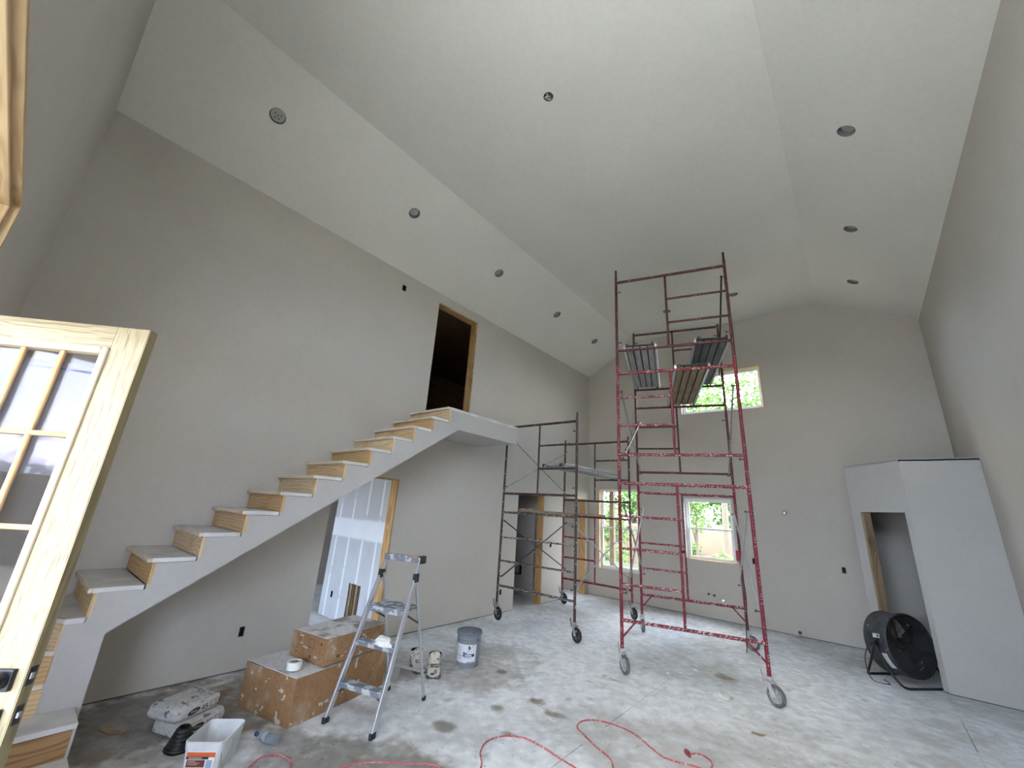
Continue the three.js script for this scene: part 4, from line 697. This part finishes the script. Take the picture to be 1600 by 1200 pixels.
{ // black ribbed rubber boot (vent collar) beside the tub
  const t = thing('ribbed_collar', 'black ribbed rubber collar lying beside the white tub', 'rubber collar', [-4.05, 0, -1.285]), pts = [[0.034, 0.155], [0.03, 0.16], [0.036, 0.165]]; 
  for (let k = 0; k < 6; k++) { const r = 0.042 + k * 0.0075, y = 0.152 - k * 0.026; pts.push([r, y], [r + 0.009, y - 0.007], [r + 0.007, y - 0.017], [r - 0.002, y - 0.021]); }
  pts.push([0.094, 0.004], [0.094, 0], [0.07, 0], [0.03, 0.15]);
  const g = lathe(pts, 36); g.scale(1, 0.8, 1); g.rotateZ(-0.1); g.translate(0, 0.008, 0); mesh('collar', g, std({ color: '#232325', roughness: 0.38 }), t);
}
{ // clear bottle lying on its side, blue cap
  const t = thing('water_bottle', 'clear plastic water bottle with a blue cap lying on the floor', 'bottle', [-3.82, 0.033, -1.72], 0.35);
  const clear = new THREE.MeshPhysicalMaterial({ color: '#dfe7ee', transmission: 0.85, roughness: 0.12, thickness: 0, ior: 1.45 });
  const g = lathe([[0.001, 0.2], [0.028, 0.2], [0.032, 0.19], [0.031, 0.16], [0.032, 0.155], [0.031, 0.12], [0.032, 0.115], [0.031, 0.08], [0.031, 0.06], [0.022, 0.03], [0.013, 0.012], [0.013, 0.0]], 28); g.rotateZ(-Math.PI / 2); mesh('body', g, clear, t);
  const c = lathe([[0.001, -0.016], [0.0145, -0.016], [0.0155, -0.014], [0.0155, 0.004], [0.013, 0.004]], 24); c.rotateZ(-Math.PI / 2); mesh('cap', c, std({ color: '#2b4a86', roughness: 0.4 }), t);
  const lg = lathe([[0.0325, 0.075], [0.0325, 0.11]], 28); lg.rotateZ(-Math.PI / 2); mesh('label_band', lg, new THREE.MeshPhysicalMaterial({ color: '#cfd8e6', transmission: 0.5, roughness: 0.3, thickness: 0 }), t);
  const k = thing('plastic_cup', 'clear plastic cup on the floor behind the ladder leg', 'cup', [-4.09, 0, -3.15]);
  mesh('cup', lathe([[0.001, 0.004], [0.045, 0.004], [0.047, 0], [0.06, 0.12], [0.063, 0.122], [0.06, 0.125], [0.044, 0.006]], 28), new THREE.MeshPhysicalMaterial({ color: '#f4f4f4', transmission: 0.9, roughness: 0.15, thickness: 0, ior: 1.4 }), k);
}
{ // work boots
  const upM = std({ roughness: 0.95, map: dataTex(256, (u, v) => { const k = sstep(0.52, 0.7, fbm(u, v, 9, 9, 4, 191)); const a = rgb('#cfcac0'), b = rgb('#8a7f6e'); return [0, 1, 2].map((i) => mix(a[i], b[i], k)); }, true, 0.3) });
  const boot = (label, x, z, th) => {
    const t = thing('work_boot', label, 'boot', [x, 0, z], th, 'pair of dusty work boots'); // toe towards +x
    const sec = (n, fn) => { const pos = [], idx = [], m = 24; for (let j = 0; j <= n; j++) for (let i = 0; i < m; i++) { const p = fn(j / n, (i / m) * 6.2832); pos.push(p[0], p[1], p[2]); } for (let j = 0; j < n; j++) for (let i = 0; i < m; i++) { const a = j * m + i, b = j * m + (i + 1) % m; idx.push(a, b, a + m, b, b + m, a + m); } const c = pos.length / 3, e0 = fn(0, 0), e1 = fn(0, Math.PI); pos.push((e0[0] + e1[0]) / 2, (e0[1] + e1[1]) / 2, (e0[2] + e1[2]) / 2); for (let i = 0; i < m; i++) idx.push(c, (i + 1) % m, i); const g = new THREE.BufferGeometry(); g.setAttribute('position', new THREE.BufferAttribute(new Float32Array(pos), 3)); g.setIndex(idx); g.computeVertexNormals(); return muv(g); };
    const wob = (a, b) => 1 + 0.06 * (fbm(a, b, 6, 6, 3, 193) - 0.5);
    mesh('upper', sec(24, (k, a) => { const xx = -0.13 + 0.285 * (1 - k), top = mix(0.075, 0.135, sstep(0.15, 0.6, k)), w = 0.052 * Math.sqrt(clamp(1 - Math.pow(Math.max(0, 1 - k * 4.5), 2), 0.03, 1)) * mix(1, 0.82, sstep(0.35, 0.75, k)), y = 0.022 + (Math.sin(a) * 0.5 + 0.5) * (top - 0.022) * Math.sqrt(clamp(1 - Math.pow(Math.max(0, 1 - k * 4), 2), 0.1, 1)); return [xx, y, Math.cos(a) * w * wob(k, a / 7)]; }), upM, t);
    mesh('shaft', sec(12, (k, a) => [-0.07 + 0.062 * Math.cos(a) * (1 + 0.08 * k) - 0.006 * k, 0.06 + 0.2 * k + 0.02 * k * Math.cos(a * 2), Math.sin(a) * 0.046 * (1 + 0.2 * k) * wob(k, a / 7)]), std({ ...{ roughness: 0.95 }, map: upM.map, side: THREE.DoubleSide }), t);
    mesh('lining', sec(8, (k, a) => [-0.076 + 0.058 * Math.cos(a), 0.1 + 0.158 * k, Math.sin(a) * 0.049]), M.blackMat, t);
    mesh('tongue', sec(10, (k, a) => [0.03 - 0.052 * k + 0.012 * Math.cos(a), 0.1 + 0.19 * k, Math.sin(a) * 0.03 * (1 + 0.3 * k) * (k > 0.9 ? 0.75 : 1)]), upM, t);
    const so = new THREE.Shape(); so.moveTo(0.13, 0.0); so.bezierCurveTo(0.165, 0.03, 0.15, 0.055, 0.09, 0.056); so.bezierCurveTo(0.03, 0.056, -0.02, 0.04, -0.1, 0.046); so.bezierCurveTo(-0.15, 0.045, -0.15, -0.04, -0.1, -0.042); so.bezierCurveTo(-0.02, -0.038, 0.03, -0.054, 0.09, -0.054); so.bezierCurveTo(0.15, -0.052, 0.165, -0.03, 0.13, 0.0);
    const sg = ext(so, 0.024, { bevelEnabled: true, bevelSize: 0.003, bevelThickness: 0.003, bevelSegments: 2 }); sg.rotateX(-Math.PI / 2); sg.translate(0, 0.003, 0); mesh('sole', sg, M.rubberDust, t);
    const lace = []; for (let k = 0; k < 4; k++) { const xx = 0.055 - k * 0.024, y = 0.115 + k * 0.022 + (k > 1 ? 0.01 : 0); lace.push(pipe([[xx, y, -0.032], [xx + 0.012, y + 0.01, 0], [xx - 0.01, y + 0.012, 0.032]], 0.003, 8, 5), pipe([[xx, y, 0.032], [xx + 0.012, y + 0.012, 0], [xx - 0.01, y + 0.012, -0.032]], 0.003, 8, 5)); } mesh('lace', join(lace), M.blackDust, t);
    t.scale.set(0.95, 0.72, 1.38);
    mesh('toe_scuff', new THREE.SphereGeometry(0.014, 12, 8).scale(0.6, 0.7, 1).translate(0.135, 0.06, 0.01), M.blackMat, t);
  };
  boot('dusty white work boot standing behind the ladder leg, left one of the pair', -4.14, -3.50, -2.05 + 0.15 + Math.PI * 0.5);
  boot('dusty white work boot beside the ladder leg, right one of the pair', -3.92, -3.555, -2.05 - 0.25 + Math.PI * 0.5);
}
{ // grey five gallon bucket with a printed label
  const t = thing('paint_bucket', 'grey five gallon bucket with a white label and lid', 'bucket', [-3.885, 0, -4.045]), gm = std({ color: '#7d858e', roughness: 0.5 }), gd = std({ color: '#6b737c', roughness: 0.45 });
  mesh('body', lathe([[0.001, 0.002], [0.126, 0.002], [0.13, 0.006], [0.136, 0.2], [0.139, 0.255], [0.145, 0.256], [0.145, 0.262], [0.14, 0.264], [0.141, 0.29], [0.147, 0.291], [0.147, 0.297], [0.142, 0.3], [0.142, 0.325], [0.148, 0.327], [0.148, 0.333], [0.143, 0.336], [0.143, 0.35], [0.001, 0.35]], 48), gm, t);
  const lid = part('lid', t, [0, 0.345, 0]); mesh('rim', lathe([[0.148, -0.012], [0.153, -0.01], [0.154, 0.014], [0.15, 0.022], [0.141, 0.022], [0.138, 0.008], [0.001, 0.006]], 48), gd, lid); mesh('disc', lathe([[0.03, 0.0065], [0.12, 0.0065], [0.124, 0.011], [0.001, 0.011]], 40), gd, lid); mesh('spout_cap', lathe([[0.001, 0.02], [0.022, 0.02], [0.024, 0.01]], 20).translate(0.06, 0, 0.05), gm, lid);
  const lab = std({ roughness: 0.55, map: canvasTex(512, 384, (g) => { g.fillStyle = '#dfe2e8'; g.fillRect(0, 0, 512, 384); g.fillStyle = '#aab1bb'; for (let k = 0; k < 12; k++) g.fillRect(24, 60 + k * 24, 170 - (k % 3) * 26, 7); g.fillStyle = '#1c2530'; g.fillRect(330, 30, 36, 70); g.fillStyle = '#2c5f95'; g.beginPath(); g.moveTo(220, 150); g.lineTo(320, 200); g.lineTo(470, 190); g.lineTo(470, 250); g.lineTo(220, 260); g.fill(); g.fillStyle = '#dfe2e8'; g.fillRect(262, 214, 150, 26); g.fillStyle = '#12161c'; g.fillRect(410, 210, 56, 30); g.fillStyle = '#8f98a4'; g.fillRect(230, 276, 180, 10); g.fillStyle = '#78808a'; for (let k = 0; k < 26; k++) g.fillRect(300 + 8 * k, 384 - 14 - (k * 37 % 29), 6, 60); }) });
  const c = new THREE.CylinderGeometry(0.1385, 0.1335, 0.19, 40, 1, true, -0.55, 2.05); c.translate(0, 0.15, 0); c.rotateY(0.0); mesh('label', c, lab, t);
  mesh('handle', pipe([[-0.15, 0.29, 0.02], [-0.13, 0.2, 0.09], [-0.06, 0.15, 0.15], [0.03, 0.13, 0.163], [0.1, 0.17, 0.125], [0.15, 0.29, 0.0]], 0.0028, 40, 6), M.galv, t);
  for (const s of [-1, 1]) mesh('handle_lug', new THREE.CylinderGeometry(0.016, 0.016, 0.012, 16).rotateZ(Math.PI / 2).translate(s * 0.15, 0.29, s < 0 ? 0.02 : 0), gd, t);
}
{ // red extension cord
  const P = [[-2.3, -2.45], [-2.39, -2.722], [-2.526, -2.857], [-2.586, -3.002], [-2.544, -3.16], [-2.416, -3.256], [-2.245, -3.262], [-2.046, -3.236], [-1.918, -3.222], [-1.72, -3.19], [-1.655, -3.29], [-1.708, -3.444], [-1.774, -3.526], [-1.918, -3.588], [-2.103, -3.685], [-2.199, -3.751], [-2.224, -3.872], [-2.155, -3.983], [-2.011, -4.04], [-1.801, -4.03], [-1.581, -3.912], [-1.459, -3.862], [-1.283, -3.917], [-1.18, -3.95], [-1.163, -4.02], [-1.198, -4.103], [-1.277, -4.132], [-1.36, -4.06]];
  const t = thing('extension_cord', 'red extension cord looping over the floor with its socket end showing', 'cord'), m = std({ map: splash('#b4555a', 201, 0.62, '#9a3f46'), roughness: 0.7 });
  const g = pipe(P.map(([x, z]) => [x, 0.006, z]), 0.0058, 320, 8); const uv = g.attributes.uv; for (let i = 0; i < uv.count; i++) uv.setXY(i, uv.getX(i) * 6, uv.getY(i) * 0.04); mesh('cable', g, m, t);
  const e = part('socket', t, [-1.36, 0.016, -4.06]); e.rotation.y = -0.8; mesh('shell', join([bx(0.05, 0.03, 0.034, -0.0, 0, 0, 0.01), rod([0.02, 0, 0], [0.05, -0.006, 0], 0.013, 10, 0.008)]), std({ color: '#8d2f38', roughness: 0.6 }), e);
  const P2 = [[-3.05, -1.75], [-3.044, -2.04], [-2.95, -2.2], [-2.8, -2.34], [-2.6, -2.5], [-2.5, -2.45]];
  const k2 = thing('extension_cord', 'length of red cord crossing the bottom edge between the ladder and the loops', 'cord'); mesh('cable', pipe(P2.map(([x, z]) => [x, 0.006, z]), 0.0058, 80, 8), m, k2);
  const P3 = [[-3.35, -1.45], [-3.434, -1.616], [-3.533, -1.639], [-3.634, -1.61], [-3.683, -1.53], [-3.629, -1.43], [-3.5, -1.33]].map(([x, z]) => [x + 0.02, z - 0.02]);
  const k3 = thing('extension_cord', 'red cord bend in front of the white tub and bottle', 'cord'); mesh('cable', pipe(P3.map(([x, z]) => [x + 0.12, 0.006, z - 0.12]), 0.0062, 80, 8), m, k3);
}
// scraps on the floor
{
  const scrap = (name, label, cat, x, z, th, pts, h, m) => { const t = thing(name, label, cat, [x, 0, z], th); const g = ext(shape(pts), h, { bevelEnabled: true, bevelSize: 0.002, bevelThickness: 0.001, bevelSegments: 1 }); g.rotateX(-Math.PI / 2); const p = g.attributes.position; for (let i = 0; i < p.count; i++) p.setY(i, p.getY(i) + 0.002 + 0.18 * Math.pow(p.getX(i), 2)); g.computeVertexNormals(); mesh('piece', muv(g), m, t); };
  scrap('cardboard_scrap', 'torn dark scrap on the floor under the stairs', 'scrap', -4.62, -0.99, 0.5, [[-0.1, -0.02], [0.02, -0.035], [0.12, -0.01], [0.1, 0.03], [-0.02, 0.015], [-0.09, 0.03]], 0.008, M.plankWood);
  scrap('cardboard_scrap', 'brown scrap on the floor nearest the bottom step', 'scrap', -4.05, -0.85, 1.2, [[-0.07, -0.01], [0.0, -0.03], [0.09, 0.0], [0.03, 0.02], [-0.06, 0.02]], 0.006, M.cardPlain);
  scrap('wood_chip', 'small dark chip on the open floor right of the cord', 'scrap', -1.0, -4.9, 0.3, [[-0.05, -0.008], [0.04, -0.012], [0.055, 0.004], [-0.04, 0.012]], 0.006, M.plankWood);
  scrap('paper_scrap', 'small white scrap on the floor in front of the red tower', 'scrap', -2.0, -5.9, 0.3, [[-0.02, -0.015], [0.02, -0.01], [0.015, 0.015], [-0.015, 0.02]], 0.004, M.white);
  const lump = (label, x, z, r, m, s) => { const t = thing('compound_lump', label, 'lump', [x, 0, z]); const g = new THREE.IcosahedronGeometry(r, 4), p = g.attributes.position, v = new THREE.Vector3(); for (let i = 0; i < p.count; i++) { v.fromBufferAttribute(p, i); v.multiplyScalar(1 + 1.1 * (fbm(v.x / r * 0.3 + 0.5, v.z / r * 0.3 + v.y / r * 0.2 + 0.5, 5, 5, 3, s) - 0.5)); p.setXYZ(i, v.x * 1.3, Math.max(0, v.y * 0.5 + r * 0.2), v.z); } g.computeVertexNormals(); mesh('lump', g, m, t); };
  lump('grey lump of dried compound on the floor between the tower and the cord', -1.45, -5.53, 0.05, M.treadDust, 211);
  lump('small pale lump on the floor under the red tower', -1.9, -6.15, 0.018, M.white, 212);
  lump('small white lump on the floor beside the front left wheel of the red tower', -2.1, -5.75, 0.016, M.white, 213);
  const pc = thing('pipe_elbow', 'small grey pipe elbow on the floor by the back wall', 'pipe', [-1.13, 0.02, -9.33]); mesh('elbow', pipe([[-0.05, 0, 0], [0, 0.0, 0.0], [0.03, 0.02, 0.01], [0.035, 0.07, 0.01]], 0.019, 24, 12), M.galv, pc); mesh('collar', rod([0.035, 0.055, 0.01], [0.035, 0.085, 0.01], 0.024, 16), M.darkSteel, pc);
}
// ------------------------------------------------------------------ drum fan before the pantry opening
{
  const t = thing('drum_fan', 'large black drum fan on a tube stand before the pantry opening', 'fan', [0.15, 0, -8.02], 0.86), r = 0.36, dp = 0.29, cy = 0.43;
  const drum = part('drum', t, [0, cy, 0]); drum.rotation.x = -0.12; // axis along local z
  const turnZ = (g) => g.rotateX(Math.PI / 2);
  mesh('shell', turnZ(lathe([[r - 0.012, -dp / 2], [r + 0.006, -dp / 2 - 0.006], [r + 0.008, -dp / 2 + 0.02], [r - 0.004, -dp / 2 + 0.03], [r - 0.004, dp / 2 - 0.03], [r + 0.008, dp / 2 - 0.02], [r + 0.006, dp / 2 + 0.006], [r - 0.012, dp / 2], [r - 0.012, -dp / 2]], 56)), std({ map: splash('#3a3c3f', 221, 0.80, '#26272a'), roughness: 0.5 }), drum);
  const wires = []; for (const zz of [dp / 2, -dp / 2]) { for (let k = 1; k <= 20; k++) wires.push(new THREE.TorusGeometry((r - 0.02) * k / 20, 0.0018, 5, 56).translate(0, 0, zz + (zz > 0 ? 0.012 : -0.012) * (1 - k / 20))); for (let k = 0; k < 12; k++) { const a = k * Math.PI / 6; wires.push(rod([0.03 * Math.cos(a), 0.03 * Math.sin(a), zz], [(r - 0.01) * Math.cos(a), (r - 0.01) * Math.sin(a), zz], 0.0022, 5)); } }
  mesh('grille', join(wires), M.black, drum);
  const bl = []; for (let k = 0; k < 6; k++) { const g = new THREE.PlaneGeometry(0.24, 0.2, 10, 6), p = g.attributes.position; for (let i = 0; i < p.count; i++) { const x = p.getX(i) + 0.2, y = p.getY(i) * (0.65 + 1.0 * (x - 0.08)); p.setXYZ(i, x, y, 0.55 * y - 1.2 * y * y); } g.computeVertexNormals(); g.rotateZ(k * Math.PI / 3 + 0.5); bl.push(g); }
  const blade = std({ color: '#3d3f42', roughness: 0.5, metalness: 0.3, side: THREE.DoubleSide }); bl.forEach((g) => mesh('blade', g, blade, drum));
  mesh('motor', join([new THREE.CylinderGeometry(0.075, 0.075, 0.15, 28).rotateX(Math.PI / 2).translate(0, 0, -0.05), new THREE.CylinderGeometry(0.04, 0.05, 0.06, 24).rotateX(Math.PI / 2).translate(0, 0, 0.04), bx(0.03, 0.7, 0.02, 0, 0, -0.12), bx(0.7, 0.03, 0.02, 0, 0, -0.12)]), M.black, drum);
  mesh('handle', pipe([[-r - 0.0, 0.06, -0.06], [-r - 0.04, 0.06, -0.05], [-r - 0.04, 0.06, 0.05], [-r - 0.0, 0.06, 0.06]], 0.009, 24, 8), M.black, drum);
  const st = (w, h, a, z, draw) => { const g = new THREE.CylinderGeometry(r + 0.002, r + 0.002, w, 8, 1, true, 0, h / r); g.rotateX(Math.PI / 2); g.rotateZ(a); g.translate(0, 0, z); mesh('sticker', g, std({ roughness: 0.5, side: THREE.DoubleSide, map: canvasTex(128, 256, draw) }), drum); };
  st(0.07, 0.19, Math.PI - 0.62 + Math.PI / 2 + 0.9, 0.06, (g) => { g.fillStyle = '#dfe0e2'; g.fillRect(0, 0, 128, 256); g.fillStyle = '#9aa0a8'; for (let k = 0; k < 9; k++) g.fillRect(16, 24 + k * 24, 96 - (k % 3) * 18, 7); g.fillStyle = '#c46a55'; g.fillRect(16, 8, 60, 10); });
  st(0.09, 0.05, Math.PI - 0.62 + Math.PI / 2 + 0.3, 0.02, (g) => { g.fillStyle = '#c9cacc'; g.fillRect(0, 0, 128, 256); g.fillStyle = '#26272a'; g.fillRect(20, 40, 88, 60); });
  for (const s of [-1, 1]) mesh('pivot_knob', new THREE.CylinderGeometry(0.03, 0.03, 0.03, 16).rotateZ(Math.PI / 2).translate(s * (r + 0.02), cy, 0), M.black, t);
  const R = 0.014; for (const s of [-1, 1]) mesh('stand_side', pipe([[s * (r + 0.02), cy, 0], [s * (r + 0.015), 0.2, 0.1], [s * (r - 0.02), 0.03, 0.23], [s * (r - 0.08), R, 0.26]], R, 30, 10), M.black, t);
  for (const s of [-1, 1]) mesh('stand_side', pipe([[s * (r + 0.02), cy, -0.01], [s * (r + 0.015), 0.2, -0.1], [s * (r - 0.02), 0.03, -0.2], [s * (r - 0.08), R, -0.23]], R, 30, 10), M.black, t);
  mesh('stand_foot', rod([-(r - 0.08), R, 0.26], [r - 0.08, R, 0.26], R, 10), M.black, t); mesh('stand_foot', rod([-(r - 0.08), R, -0.23], [r - 0.08, R, -0.23], R, 10), M.black, t);
  mesh('power_cord', pipe([[-r - 0.01, 0.42, -0.1], [-r - 0.1, 0.2, -0.1], [-r - 0.12, 0.012, -0.02], [-r - 0.02, 0.008, 0.1], [-r + 0.08, 0.008, -0.05]], 0.006, 50, 7), M.blackDust, t);
}
scene.traverse((o) => { if (o.isMesh) o.castShadow = o.receiveShadow = true; });
renderer.render(scene, camera);
